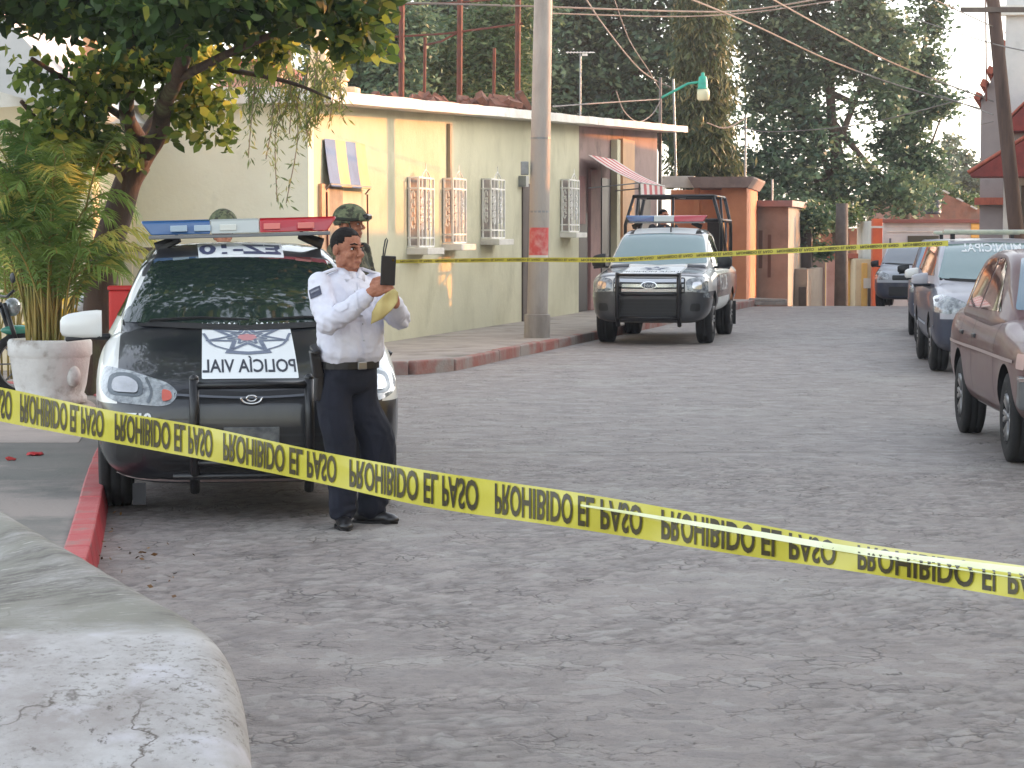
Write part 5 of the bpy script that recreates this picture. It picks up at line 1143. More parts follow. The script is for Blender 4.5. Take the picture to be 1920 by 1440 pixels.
# ---- hanging feathery strands
ps = empty('hanging_branches', (U(540, 130, 24.5).x, 24.5, U(540, 130, 24.5).z), 0, 'thin hanging feathery branches drooping in front of the roof corner', 'branches')
g = np.random.default_rng(5); pts = []; mb = MB(); base = Vector(ps.location)
for i in range(46):
    px = g.uniform(432, 655); top = g.uniform(60, 150); ln = g.choice([60, 110, 170, 250], p=[.35, .35, .2, .1]) if 470 < px < 560 else g.uniform(50, 130); bot = min(top + ln, 392 if 480 < px < 560 else 260)
    dy = g.uniform(-.5, .5); A = U(px, top, 24.5 + dy) - base; B_ = U(px + g.uniform(-22, 22), bot, 24.5 + dy) - base; mid = (A + B_) / 2 + Vector((g.uniform(-.12, .12), 0, .05))
    q = [Vector(p) for p in spline([tuple(A), tuple(mid), tuple(B_)], 8)]; mb.tube(q, .006, 4)
    for p in q[4:]:
        for _ in range(5): pts.append(tuple(p + Vector(g.normal(0, .028, 3))))
mb.build('twigs', bark_p, ps)
leaves('strand_leaves', pts, .10, g_pep, ps, .2, 1.4, None, 36)
# ---- big white planter pot with areca palm
pc = Gd(95, 757, .135); pot = empty('planter_pot', (pc.x, pc.y, .135), 0, 'large worn white round concrete planter holding the palm', 'planter pot')
potm = M('worn_white_concrete', lin(212, 210, 206), lin(194, 191, 186), 3, .9, .5, 20, stain=lin(128, 112, 100), sscale=3.2, slo=.56, shi=.7)
pk_ = pc.y / F; rr_ = 78 * pk_
MB().lathe([(rr_ * .70, 0), (rr_ * .86, .02), (rr_ * .86, .07), (rr_ * .80, .10), (rr_ * .86, .18), (rr_ * .95, .42), (rr_ * .96, .43), (rr_ * 1.0, .45), (rr_ * 1.0, .56), (rr_ * .96, .585), (rr_ * .86, .585), (rr_ * .84, .50), (.01, .50)], 40).build('pot_body', potm, pot, smooth=True)
MB().ball((rr_ * .86 * math.cos(R(-40)), rr_ * .86 * math.sin(R(-40)), .26), (.07, .07, .10), 8).build('rosette', potm, pot, smooth=True)
MB().lathe([(rr_ * .84, .52), (.01, .53)], 24).build('soil', M('soil', lin(70, 56, 46), lin(52, 42, 36), 8, .95, .6), pot)
pl = empty('areca_palm', (pc.x, pc.y, .66), 0, 'bushy areca palm with yellow green fronds growing in the white planter', 'palm')
g = np.random.default_rng(9); V = []; Fc = []; vals = []; mb = MB()
def frond(az, reach, hgt, base, tone, Ln=.30, droop=.35):
    q = []
    for i in range(15):
        t = i / 14; q.append(Vector((base[0] + math.cos(az) * reach * t ** 1.6, base[1] + math.sin(az) * reach * t ** 1.6, base[2] + hgt * (t * 1.5 - .5 * t ** 3.2 * (1 + droop)) )))
    mb.tube(q, [.011 * (1 - .8 * i / 14) + .002 for i in range(15)], 5)
    Q = [Vector(p) for p in spline([tuple(p) for p in q], 4)]
    for i in range(18, len(Q) - 1):
        d = (Q[i + 1] - Q[i - 1]).normalized(); up = Vector((0, 0, 1)); sd_ = d.cross(up)
        if sd_.length < .1: sd_ = Vector((1, 0, 0))
        sd_.normalize(); t = (i - 18) / (len(Q) - 18); ln = Ln * math.sin(math.pi * (.12 + .8 * t)) ** .7
        for s_ in (-1, 1):
            dr = (sd_ * s_ * .8 + d * .62 + Vector((g.normal(0, .08), g.normal(0, .08), -.12 + g.normal(0, .1)))).normalized()
            a = Q[i]; m_ = a + dr * ln * .5 + Vector((0, 0, .01)); e = a + dr * ln + Vector((0, 0, -ln * .28)); wv = d * .011
            n_ = len(V); V.extend([a - wv * .5, m_ - wv, e, m_ + wv, a + wv * .5]); Fc.append((n_, n_ + 1, n_ + 2, n_ + 3, n_ + 4)); vals.append(tone + g.normal(0, .07))
for i in range(50):
    az = g.uniform(0, 2 * math.pi); r_ = g.uniform(.0, .22); bs = (math.cos(az) * r_, math.sin(az) * r_, -.1)
    frond(az + g.normal(0, .3), g.uniform(.15, .9), g.uniform(.9, 2.35), bs, g.choice([.15, .35, .55, .9], p=[.3, .4, .2, .1]))
for az, re, hg, tn in ((R(-10), .95, 1.15, .9), (R(5), 1.0, 1.3, .95), (R(-25), .8, .9, .6), (R(170), 1.0, 1.6, .5), (R(190), .9, 1.3, .6), (R(20), .8, 1.7, .5)): frond(az, re, hg, (0, 0, 0), tn, .36, .6)
me = bpy.data.meshes.new('fronds'); me.from_pydata([tuple(v) for v in V], [], Fc); at = me.attributes.new('v', 'FLOAT', 'FACE'); at.data.foreach_set('value', np.clip(vals, 0, 1).astype(np.float32)); mesh_obj('fronds', me, g_palm, pl)
mb.build('stems', M('palm_stem', lin(150, 128, 62), lin(110, 112, 52), 4, .6), pl, smooth=True)
# ---- taller palm plant behind on the left edge
V = []; Fc = []; vals = []; mb = MB(); p2 = empty('tall_palm', (U(40, 600, 24).x, 24, .13), 0, 'taller palm behind the planter with fronds arching in from the left edge', 'palm')
for i in range(30):
    az = g.uniform(0, 2 * math.pi); frond(az, g.uniform(.4, 1.3), g.uniform(1.6, 2.9), (g.normal(0, .15), g.normal(0, .15), 0), g.choice([.2, .4, .7]), .42, .5)
me = bpy.data.meshes.new('fronds'); me.from_pydata([tuple(v) for v in V], [], Fc); at = me.attributes.new('v', 'FLOAT', 'FACE'); at.data.foreach_set('value', np.clip(vals, 0, 1).astype(np.float32)); mesh_obj('fronds', me, g_palm, p2)
mb.build('stems', MT['palm_stem'], p2, smooth=True)
# ================================================================ PEOPLE
skin = M('skin_brown', lin(178, 122, 96), lin(150, 96, 74), 22, .62, .35, 110, spec=.3)
hairm = M('hair_black', lin(22, 18, 17), lin(34, 29, 27), 60, .75, .5, 90, spec=.2)
shirtm = M('white_shirt_cloth', lin(222, 222, 230), lin(208, 208, 220), 5, .85, .12, 90)
trous = M('navy_trousers', lin(25, 28, 42), lin(18, 21, 32), 4, .9, .15, 80)
leatherm = M('black_leather', lin(30, 28, 28), rough=.35, spec=.6)
def organic(name, mb, mat, parent, vox=.012, sm=6, disp=None, T=None):
    if T: mb.v = [tuple(T @ Vector(v)) for v in mb.v]
    o = mb.build(name, mat, None, smooth=True)
    r = o.modifiers.new('r', 'REMESH'); r.mode = 'VOXEL'; r.voxel_size = vox; r.use_smooth_shade = True
    s_ = o.modifiers.new('s', 'SMOOTH'); s_.factor = .5; s_.iterations = sm
    bake(o)
    if disp:
        ns = [v.normal.copy() for v in o.data.vertices]
        for v, n in zip(o.data.vertices, ns): v.co += n * disp(v.co)
    o.data.polygons.foreach_set('use_smooth', [True] * len(o.data.polygons)); o.parent = parent
    return o
def seg(mb, pts, rs, n=14, sub=4):
    """Tapered limb through pts with rounded ends."""
    q = [Vector(p) for p in spline([tuple(p) for p in pts], sub)]; t = np.linspace(0, len(rs) - 1, len(q)); r = np.interp(t, range(len(rs)), rs)
    mb.tube(q, list(r), n); mb.ball(q[0], float(r[0]), 8); mb.ball(q[-1], float(r[-1]), 8)
def ell_stack(mb, rows, n=28):
    """Closed body of ellipses: rows of (x, y, z, rx, ry)."""
    vs = []; k = len(rows)
    for (x, y, z, rx_, ry_) in rows:
        for j in range(n):
            t = 2 * math.pi * j / n; c, s_ = math.cos(t), math.sin(t); e = .86
            vs.append((x + rx_ * math.copysign(abs(c) ** e, c), y + ry_ * math.copysign(abs(s_) ** e, s_), z))
    fs = [(i * n + j, i * n + (j + 1) % n, (i + 1) * n + (j + 1) % n, (i + 1) * n + j) for i in range(k - 1) for j in range(n)] + [tuple(range(n - 1, -1, -1)), tuple(range((k - 1) * n, k * n))]
    mb.add(vs, fs)
def hand(mb, wrist, u, n_, curl=.9, side=1, sz=1.0, spread=.02, th_open=.5):
    """Palm, four fingers of different length and a thumb; u = wrist to knuckles, n_ = direction the fingers curl to."""
    u = Vector(u).normalized(); n_ = Vector(n_); n_ = (n_ - u * n_.dot(u)).normalized(); t_ = u.cross(n_) * side; w0 = Vector(wrist)
    pc_ = w0 + u * .05 * sz
    R3 = Matrix((t_, u, n_)).transposed()
    mb.ball(pc_, (.040 * sz, .050 * sz, .019 * sz), 9, rot=R3); seg(mb, [w0 - u * .02, w0 + u * .03], [.026 * sz, .028 * sz], 10, 2)
    for i, (off, ln) in enumerate(((.030, .072), (.010, .080), (-.010, .075), (-.029, .060))):
        k0 = w0 + u * .088 * sz + t_ * off * sz; p = [k0 - u * .02]; p.append(k0); a = .25 + i * .05; d = u; pos = k0
        for j, f in enumerate((.44, .32, .24)):
            a += curl * (.55 if j == 0 else .8); d = u * math.cos(a) + n_ * math.sin(a); pos = pos + d * ln * f * sz; p.append(pos)
        mb.tube(p, [.0098 * sz, .0098 * sz, .0090 * sz, .0084 * sz, .0070 * sz], 8); mb.ball(p[-1], .0072 * sz, 5)
    b0 = w0 + u * .03 * sz + t_ * .030 * sz; d1 = (t_ * .8 + u * .6 + n_ * th_open).normalized(); b1 = b0 + d1 * .038 * sz; d2 = (t_ * .2 + u * .9 + n_ * (th_open + .3)).normalized(); b2 = b1 + d2 * .028 * sz; b3 = b2 + d2 * .022 * sz
    mb.tube([b0, b1, b2, b3], [.0150 * sz, .0125 * sz, .0110 * sz, .0085 * sz], 8); mb.ball(b3, .0088 * sz, 5)
def head_mb(mb):
    """Head facing -Y, centre between the eyes at the origin."""
    mb.ball((0, .015, .030), (.073, .095, .088), 14); mb.ball((0, -.02, -.040), (.062, .068, .070), 12); mb.ball((0, -.045, -.078), (.042, .040, .034), 10)
    mb.ball((0, -.078, -.098), (.020, .014, .014), 8)
    for s_ in (-1, 1):
        mb.ball((s_ * .040, -.062, -.030), (.024, .022, .022), 8); mb.ball((s_ * .055, -.01, -.065), (.020, .045, .030), 8)
        mb.tube([(s_ * .010, -.088, .022), (s_ * .045, -.074, .022)], [.011, .009], 8)
        mb.ball((s_ * .080, .012, -.008), (.009, .020, .033), 8, rot=Matrix.Rotation(s_ * -.3, 3, 'Z'))
        mb.ball((s_ * .013, -.104, -.036), (.010, .010, .008), 6)
    mb.tube([(0, -.084, .018), (0, -.100, -.005), (0, -.116, -.028), (0, -.104, -.040)], [.009, .010, .014, .010], 8)
    mb.tube([(-.024, -.083, -.066), (0, -.094, -.063), (.024, -.083, -.066)], [.004, .0075, .004], 7)
    mb.tube([(-.022, -.081, -.075), (0, -.092, -.076), (.022, -.081, -.075)], [.004, .008, .004], 7)
def face_bits(parent, T, brow=hairm, closed=False):
    ev = M('eye_dark', lin(40, 26, 20), rough=.2); wv = M('eye_white', lin(200, 190, 182), rough=.3); lip = M('lips', lin(140, 82, 72), rough=.5)
    for s_ in (-1, 1):
        mb = MB(); mb.ball((s_ * .033, -.0775, .002), (.0125, .008, .006), 8); mb.v = [tuple(T @ Vector(v)) for v in mb.v]; e = mb.build('eye', wv, parent, smooth=True)
        mb = MB(); mb.ball((s_ * .033, -.0842, .002), (.0056, .0022, .0054), 8); mb.v = [tuple(T @ Vector(v)) for v in mb.v]; mb.build('iris', ev, e, smooth=True)
        mb = MB(); mb.tube([(s_ * .018, -.084, .0085), (s_ * .033, -.0865, .0105), (s_ * .048, -.078, .007)], [.002, .0028, .002], 6); mb.v = [tuple(T @ Vector(v)) for v in mb.v]; mb.build('eyelid', ev, e, smooth=True)
        mb = MB(); mb.tube([(s_ * .014, -.097, .026), (s_ * .034, -.0935, .032), (s_ * .054, -.078, .026)], [.0035, .0045, .0025], 6); mb.v = [tuple(T @ Vector(v)) for v in mb.v]; mb.build('eyebrow', brow, parent, smooth=True)
    mb = MB(); mb.tube([(-.023, -.0865, -.0695), (0, -.0985, -.0690), (.023, -.0865, -.0695)], [.0018, .003, .0018], 6); mb.v = [tuple(T @ Vector(v)) for v in mb.v]; mb.build('mouth', lip, parent, smooth=True)
def hair_cap(parent, T, mat=hairm, hl=.080):
    mb = MB(); mb.ball((0, .018, .032), (.0762, .0985, .0905), 30); vs = [Vector(v) for v in mb.v]
    keep = []
    for f in mb.f:
        c = sum((vs[i] for i in f), Vector()) / len(f)
        lim = .03 if c.y < .002 else (-.01 if c.y < .02 else -.05)
        if c.y < -.035: lim = hl - abs(c.x) * .25
        if c.z > lim: keep.append(f)
    mb.f = keep; mb.m = [0] * len(keep)
    for k, v in enumerate(vs): n_ = noise.noise(v * 60) * .0025; vs[k] = v * (1 + n_ * 6)
    mb.v = [tuple(T @ v) for v in vs]; o = mb.build('hair', mat, parent, smooth=True)
    sd_ = o.modifiers.new('so', 'SOLIDIFY'); sd_.thickness = .006; sd_.offset = -1
    return o
# ---------------------------------------------------------------- the traffic officer
OX, OY, OS = (668 - 960) / 333.3, 12.55, 333.3
of = empty('person', (OX, OY, 0), 0, 'man in white uniform shirt and navy trousers photographing with a phone before the saloon', 'person')
B = Matrix.Translation((-.045, 0, 0)) @ Matrix.Rotation(R(35), 4, 'Z')      # body frame: faces -Y, turned to the right
H = Matrix.Translation((-.042, -.015, 1.565)) @ Matrix.Rotation(R(46), 4, 'Z') @ Matrix.Rotation(R(2), 4, 'X') @ Matrix.Scale(1.0, 4)
b_ = lambda x, y, z: B @ Vector((x, y, z))
shR, shL = b_(-.178, .0, 1.368), b_(.178, .0, 1.368)
elR, wrR = Vector((-.135, -.29, 1.160)), Vector((.085, -.335, 1.315))
elL, wrL = Vector((.245, -.03, 1.175)), Vector((.232, -.255, 1.275))
mb = MB(); head_mb(mb); mb.v = [tuple(H @ Vector(v)) for v in mb.v]
seg(mb, [b_(0, .02, 1.36), b_(0, .0, 1.44), H @ Vector((0, .015, -.05))], [.062, .058, .058])
seg(mb, [b_(0, 0, .92), b_(0, 0, 1.1), b_(0, 0, 1.36)], [.09, .11, .09]); seg(mb, [shR, elR, wrR], [.04, .035, .026]); seg(mb, [shL, elL, wrL], [.04, .035, .026]); seg(mb, [b_(-.13, 0, 1.36), b_(.13, 0, 1.36)], [.05, .05])
for s_, ft in ((-1, (-.075, -.03)), (1, (.062, .16))): seg(mb, [b_(s_ * .08, 0, .85), Vector((ft[0] + s_ * .0, ft[1], .46)), Vector((ft[0], ft[1], .08))], [.07, .05, .035])
hand(mb, wrR + Vector((.012, 0, .008)), (.80, -.02, .42), (.25, .85, -.25), 1.0, 1, 1.12)
hand(mb, wrL + Vector((0, -.01, .008)), (-.28, -.25, .85), (-.75, -.35, .15), .95, -1, 1.12)
body_ = organic('body', mb, skin, of, .0052, 2)
face_bits(of, H); hair_cap(of, H)
# shirt
mb = MB()
rows = [(0, -.005, .905, .160, .118), (0, -.012, .93, .170, .128), (0, -.026, .965, .188, .147), (0, -.030, 1.0, .192, .152), (0, -.032, 1.08, .188, .152), (0, -.022, 1.18, .186, .142), (0, -.008, 1.28, .188, .128), (0, .0, 1.35, .185, .112), (0, .004, 1.395, .150, .092), (0, .006, 1.425, .095, .074), (0, .004, 1.440, .07, .066)]
ell_stack(mb, rows); mb.v = [tuple(B @ Vector(v)) for v in mb.v]
def sleeve(a, e, w_, c0=(.066, .070, .066), c1=(.064, .060, .048)):
    seg(mb, [a, a.lerp(e, .5) + Vector((0, 0, -.005)), e], c0); seg(mb, [e, e.lerp(w_, .5) + Vector((0, 0, -.012)), e.lerp(w_, .93)], c1)
sleeve(shR, elR, wrR); sleeve(shL, elL, wrL)
def wrk(p):
    q = noise.noise(Vector((p.x * 7, p.y * 7, p.z * 11))) ; r = abs(noise.noise(Vector((p.x * 15 + 3, p.y * 15, p.z * 9 + q))));
    el = min((p - elR).length, (p - elL).length); k = 1 + 1.2 * max(0, 1 - el / .16)
    st_ = math.sin((p.z * 1.0 + p.x * .6 + p.y * .3) * 95 + q * 7) * .0022 * (k - .7)
    r2 = abs(noise.noise(Vector((p.x * 24, p.y * 24 + 7, p.z * 13 - q * 2))))
    return (.010 * q - .011 * r * k - .0035 * r2 * k + st_ * 1.5) + .005
shirt = organic('shirt', mb, shirtm, of, .0075, 5, wrk)
ss = Surf(shirt)
def sh_decal(px_poly, name, mat, off=.004, par=of):
    poly = [((px - 672) / OS, 1.62 - (py - 448) / OS) for px, py in px_poly]
    vs, fs = fillpoly(poly, .02); return lay(ss, vs, fs, 'xz', (0, 1, 0), name, mat, par, off)
patch = sh_decal([(591, 543), (611, 534), (616, 550), (596, 559)], 'arm_patch', M('patch_grey', lin(66, 70, 86), lin(88, 90, 104), 40, .8), .005)
sh_decal([(596, 546), (609, 540), (610, 543), (597, 549)], 'patch_line', M('patch_light', lin(130, 132, 142)), .008, patch)
placket = sh_decal([(676, 528), (681, 528), (697, 668), (692, 668)], 'placket', M('shirt_trim_white', lin(212, 212, 222), rough=.85), .004)  # placket and pocket flaps share one plain off-white
for py in (545, 575, 605, 635): mbb = MB(); p = ss.hit(((678 + (py - 528) * .115 - 672) / OS, -3, 1.62 - (py - 448) / OS), (0, 1, 0), .008); mbb.ball(p, (.005, .003, .005), 6).build('button', M('button_pearl', lin(190, 190, 196), rough=.3), placket, smooth=True)
for fl in ([(640, 566), (667, 564), (667, 574), (654, 580), (641, 576)], [(688, 560), (704, 560), (704, 569), (697, 574), (689, 570)]): sh_decal(fl, 'pocket_flap', MT['shirt_trim_white'], .007)
# collar and shoulder straps
for s_ in (-1, 1):
    mb = MB(); a = [b_(s_ * .012, -.088, 1.405), b_(s_ * .060, -.092, 1.385), b_(s_ * .088, -.045, 1.425), b_(s_ * .066, .0, 1.462), b_(s_ * .050, -.045, 1.458), b_(s_ * .020, -.075, 1.430)]
    mb.add(a, [(0, 1, 2, 5), (2, 3, 4, 5)]); c = mb.build('collar', shirtm, of, smooth=True); m_ = c.modifiers.new('s', 'SOLIDIFY'); m_.thickness = .006
    mb = MB(); mb.box((0, 0, 0), (.095, .042, .012)); T = B @ Matrix.Translation((s_ * .125, -.012, 1.442)) @ Matrix.Rotation(R(17) * s_, 4, 'Y'); mb.v = [tuple(T @ Vector(v)) for v in mb.v]; mb.build('shoulder_strap', shirtm, of, bevel=.004)
# trousers
mb = MB(); ell_stack(mb, [(0, .0, .755, .12, .09), (0, .0, .80, .160, .12), (0, -.004, .86, .170, .130), (0, -.006, .90, .168, .126), (0, -.006, .925, .166, .124)]); mb.v = [tuple(B @ Vector(v)) for v in mb.v]
fR, fL = Vector((-.075, -.035, 0)), Vector((.062, .17, 0))
seg(mb, [b_(-.085, 0, .84), b_(-.095, -.01, .66), Vector((-.085, -.05, .46)), fR + Vector((0, .01, .10))], [.100, .102, .094, .080])
seg(mb, [b_(.085, 0, .84), b_(.105, .02, .66), Vector((.115, .10, .46)), fL + Vector((.012, 0, .10))], [.100, .108, .104, .088])
mb.box(b_(.200, .03, .52), (.03, .15, .19), (0, 0, R(35)))
def wrk2(p):
    q = noise.noise(Vector((p.x * 8, p.y * 8, p.z * 7))); r = abs(noise.noise(Vector((p.x * 14, p.y * 14 + 5, p.z * 12 + q)))); lo = max(0, 1 - p.z / .32)
    return .009 * q - .008 * r * (1 + lo) + .004 * lo * math.sin(p.z * 90 + q * 6)
tr_ = organic('trousers', mb, trous, of, .0085, 4, wrk2)
# belt, buckle, holster, shoes
ts = Surf(tr_, shirt)
mb = MB(); rows = []; n = 40
for j in range(n):
    t = 2 * math.pi * j / n; r1 = (.181 * math.cos(t), .141 * math.sin(t) - .010)
    rows.append((B @ Vector((r1[0], r1[1], .898)), B @ Vector((r1[0] * 1.01, r1[1] * 1.01, .938)), B @ Vector((r1[0] * .93, r1[1] * .93, .938)), B @ Vector((r1[0] * .93, r1[1] * .93, .898))))
mb.add([p for r_ in rows for p in r_], [(j * 4 + k, j * 4 + (k + 1) % 4, ((j + 1) % n) * 4 + (k + 1) % 4, ((j + 1) % n) * 4 + k) for j in range(n) for k in range(4)])
belt = mb.build('belt', leatherm, of, smooth=False)
mb = MB(); mb.box((0, 0, 0), (.058, .010, .044)); T = B @ Matrix.Translation((0, -.157, .918)); mb.v = [tuple(T @ Vector(v)) for v in mb.v]; mb.build('buckle', M('buckle_steel', lin(150, 150, 152), rough=.3, metal=.8), belt, bevel=.006)
mb = MB()
mb.box((-.212, -.125, .93), (.055, .06, .16), (R(6), R(-10), R(20))); mb.box((-.214, -.135, 1.005), (.045, .085, .035), (R(30), R(-14), R(20))); mb.box((-.198, -.11, .80), (.05, .05, .16), (R(4), 0, R(20)))
mb.build('holster', leatherm, of, bevel=.012)
def shoe(ft, rz, nm='shoe'):
    mb = MB(); mb.ball((0, -.055, .035), (.046, .115, .036), 10); mb.ball((0, .045, .045), (.039, .058, .045), 10); mb.ball((0, -.13, .026), (.044, .052, .027), 9); mb.tube([(0, .035, .05), (0, .035, .13)], [.045, .048], 12)
    T = Matrix.Translation(ft) @ Matrix.Rotation(rz, 4, 'Z'); o = organic(nm, mb, leatherm, of, .007, 3, None, T)
    for v in o.data.vertices: v.co.z = max(v.co.z, .004)
    ms = MB(); ms.prism([(.048 * math.cos(a) * (1 + .12 * math.sin(a)), -.035 + .140 * math.sin(a)) for a in np.linspace(0, 2 * math.pi, 24, endpoint=False)], 0, .016, T=T); ms.build('sole', M('sole_black', lin(22, 20, 20), rough=.8), o)
shoe(fR, R(12)); shoe(fL, R(72))
# phone, its clip loop and the paper are things of their own
PX = lambda px, py, y: Vector(((px - 964) / OS * (OY + y) / OY, OY + y, 1.62 - (py - 448) / OS * (OY + y) / OY))
pc_ = PX(733, 507, -.375); ph = empty('mobile_phone', pc_, R(14), 'black mobile phone with a thin strap loop held up by the officer', 'phone', ry=R(3))
MB().box((0, 0, 0), (.082, .010, .160)).build('phone_case', M('phone_black', lin(30, 30, 34), rough=.3), ph, bevel=.005, seg=3)
MB().box((0, .0058, 0), (.074, .001, .145)).build('screen', M('screen_dark', lin(18, 20, 24), rough=.1), ph)
MB().lathe([(.007, -.0075), (.007, -.004), (.001, -.004)], 12, 'Y', (.024, 0, .058)).build('camera_lens', M('lens_black', lin(12, 12, 14), rough=.08, coat=1), ph)
MB().tube([(-.032, .0, .072), (-.030, .0, .12), (-.024, 0, .165), (-.017, 0, .175), (-.011, 0, .165), (-.018, 0, .12), (-.024, 0, .076)], .0038, 6).build('strap_loop', leatherm, ph, smooth=True)
env = empty('envelope', PX(727, 572, -.36), 0, 'folded yellow paper envelope hanging from the hands holding the phone', 'paper')
pp = [(700, 607), (702, 585), (712, 566), (728, 550), (744, 540), (752, 548), (750, 565), (738, 582), (722, 597)]
P3 = [PX(x, y, -.355 - .02 * math.sin(i)) - Vector(env.location) for i, (x, y) in enumerate(pp)]
mb = MB(); vs, fs = fillpoly([(p.x, p.z) for p in P3], .02); mb.add([(v.x, .012 * math.sin(v.x * 60) + .008 * math.sin(v.y * 50), v.y) for v in vs], fs)
o = mb.build('paper_sheet', M('yellow_paper', lin(202, 184, 124), lin(188, 168, 108), 6, .8), env, smooth=True); m_ = o.modifiers.new('s', 'SOLIDIFY'); m_.thickness = .003
# ---------------------------------------------------------------- helmeted soldiers
camo = M('camouflage_cloth', lin(62, 66, 52), lin(98, 94, 72), 14, .9, .2, 60, lo=.48, hi=.52, stain=lin(44, 42, 36), sscale=11, slo=.54, shi=.57)
helm = M('helmet_cloth', lin(116, 122, 92), lin(90, 98, 76), 16, .9, .5, 40, lo=.47, hi=.53, stain=lin(66, 66, 54), sscale=14, slo=.54, shi=.58)
def soldier(loc, facing, label, headturn=0, seated=False, helmet=True, cloth=camo, group='helmeted soldiers'):
    o = empty('person', loc, R(facing), label, 'person', group); Hs = Matrix.Translation((0, -.02, 1.70)) @ Matrix.Rotation(R(headturn), 4, 'Z')
    mb = MB(); head_mb(mb); mb.v = [tuple(Hs @ Vector(v)) for v in mb.v]
    seg(mb, [(0, .02, 1.48), (0, 0, 1.58), (0, -.01, 1.66)], [.06, .057, .055]); seg(mb, [(0, 0, .95), (0, 0, 1.2), (0, 0, 1.48)], [.10, .11, .10])
    A = [((-.20, 0, 1.49), (-.25, -.05, 1.20), (-.08, -.26, 1.14)), ((.20, 0, 1.49), (.25, -.06, 1.20), (.10, -.28, 1.22))]
    for a, e, w_ in A: seg(mb, [a, e, w_], [.04, .035, .026])
    LG = [[(s_ * .09, 0, .95), (s_ * .12, -.40, .97), (s_ * .12, -.44, .50)] if seated else [(s_ * .09, 0, .95), (s_ * .11, -.01, .5), (s_ * .12, .02, .1)] for s_ in (-1, 1)]
    for q in LG: seg(mb, q, [.07, .05, .035])
    hand(mb, (-.07, -.27, 1.14), (.8, -.5, .1), (.2, .8, 0), 1.1, 1); hand(mb, (.10, -.29, 1.22), (-.5, -.6, .4), (-.3, .6, .4), 1.1, -1)
    organic('body', mb, skin, o, .007, 2); face_bits(o, Hs)
    mb = MB(); ell_stack(mb, [(0, 0, .90, .17, .12), (0, 0, 1.05, .18, .125), (0, 0, 1.2, .195, .14), (0, 0, 1.35, .21, .145), (0, 0, 1.46, .19, .12), (0, 0, 1.53, .12, .09), (0, 0, 1.56, .075, .07)])
    for a, e, w_ in A: seg(mb, [a, e], [.075, .062]); seg(mb, [e, Vector(e).lerp(Vector(w_), .95)], [.062, .048])
    j = organic('jacket', mb, cloth, o, .012, 4, lambda p: .010 * noise.noise(p * 9) - .008 * abs(noise.noise(p * 17)))
    mb = MB()
    for q in LG: seg(mb, [q[0], q[1], Vector(q[1]).lerp(Vector(q[2]), .88)], [.105, .085, .07])
    organic('trousers', mb, cloth, o, .014, 4, lambda p: .010 * noise.noise(p * 8))
    for s_ in (-1, 1):
        fx, fy, fz_ = (s_ * .12, -.46, .36) if seated else (s_ * .12, .02, 0)
        mb = MB(); mb.ball((fx, fy - .07, fz_ + .045), (.048, .13, .045), 9); mb.tube([(fx, fy, fz_ + .04), (fx, fy, fz_ + .2)], [.055, .055], 12); organic('boot', mb, leatherm, o, .009, 3)
    if helmet:
        mb = MB(); vs = []; n = 32; rows = [(.0, .142), (.5, .138), (.85, .118), (1.15, .09), (1.4, .052), (1.57, .004)]
        mb2 = MB(); mb2.ball((0, .005, .045), (.118, .142, .120), 20); V = [Vector(v) for v in mb2.v]; keep = []
        for f in mb2.f:
            c = sum((V[i] for i in f), Vector()) / len(f); lim = .035 if c.y < -.03 else (.0 if abs(c.x) > .085 and c.y < .05 else -.012)
            if c.z > lim: keep.append(f)
        mb2.f = keep; mb2.m = [0] * len(keep); mb2.v = [tuple(Hs @ (v * (1 + noise.noise(v * 30) * .012) + (Vector((0, -.018, -.002)) if v.y < -.09 and v.z < .06 else Vector()))) for v in V]
        h_ = mb2.build('helmet', helm, o, smooth=True); m_ = h_.modifiers.new('s', 'SOLIDIFY'); m_.thickness = .012; m_.offset = -1
        mb = MB(); q = [Hs @ Vector((.122 * math.cos(t), .005 + .146 * math.sin(t), .038 + .004 * math.sin(t * 3))) for t in np.linspace(0, 2 * math.pi, 33)]
        mb.tube(q, [(.013, .005)] * 33, 6); mb.build('helmet_band', M('dark_green_band', lin(44, 46, 38), rough=.9), h_, smooth=True)
        mb = MB(); mb.box((0, 0, 0), (.10, .05, .045)); T = Hs @ Matrix.Translation((0, -.142, .058)); mb.v = [tuple(T @ Vector(v)) for v in mb.v]; mb.build('goggles', M('goggles_dark', lin(34, 32, 30), rough=.3), h_, bevel=.014)
        mb = MB(); mb.tube([Hs @ Vector(p) for p in ((-.088, -.02, .02), (-.07, -.045, -.08), (0, -.07, -.122), (.07, -.045, -.08), (.088, -.02, .02))], .006, 6); mb.build('chin_strap', MT['dark_green_band'], h_, smooth=True)
    else: hair_cap(o, Hs)
    return o
def rifle(loc, rz, label):
    r = empty('rifle', loc, rz, label, 'rifle', ry=R(-38))
    gm = M('gunmetal', lin(36, 36, 38), rough=.4, metal=.4)
    mb = MB(); mb.box((0, 0, 0), (.30, .045, .065)); mb.box((-.26, 0, -.03), (.24, .04, .09), (0, R(8), 0)); mb.build('receiver', gm, r, bevel=.008)
    MB().tube([(.15, 0, .01), (.52, 0, .01)], [.013, .010], 8).build('barrel', gm, r, smooth=True); MB().box((.26, 0, .01), (.22, .05, .05)).build('handguard', blackpl, r, bevel=.01)
    MB().box((.05, 0, -.10), (.06, .03, .16), (0, R(-14), 0)).build('magazine', gm, r, bevel=.006)
s1 = soldier(((654 - 960) / 4200 * 17.7, 17.7, .035), 62, 'soldier in camouflage helmet facing right just behind the white shirted officer', 10, group=None); rifle(((668 - 960) / 4200 * 17.4, 17.40, .95), R(155), 'black rifle held across the chest of the soldier facing right')
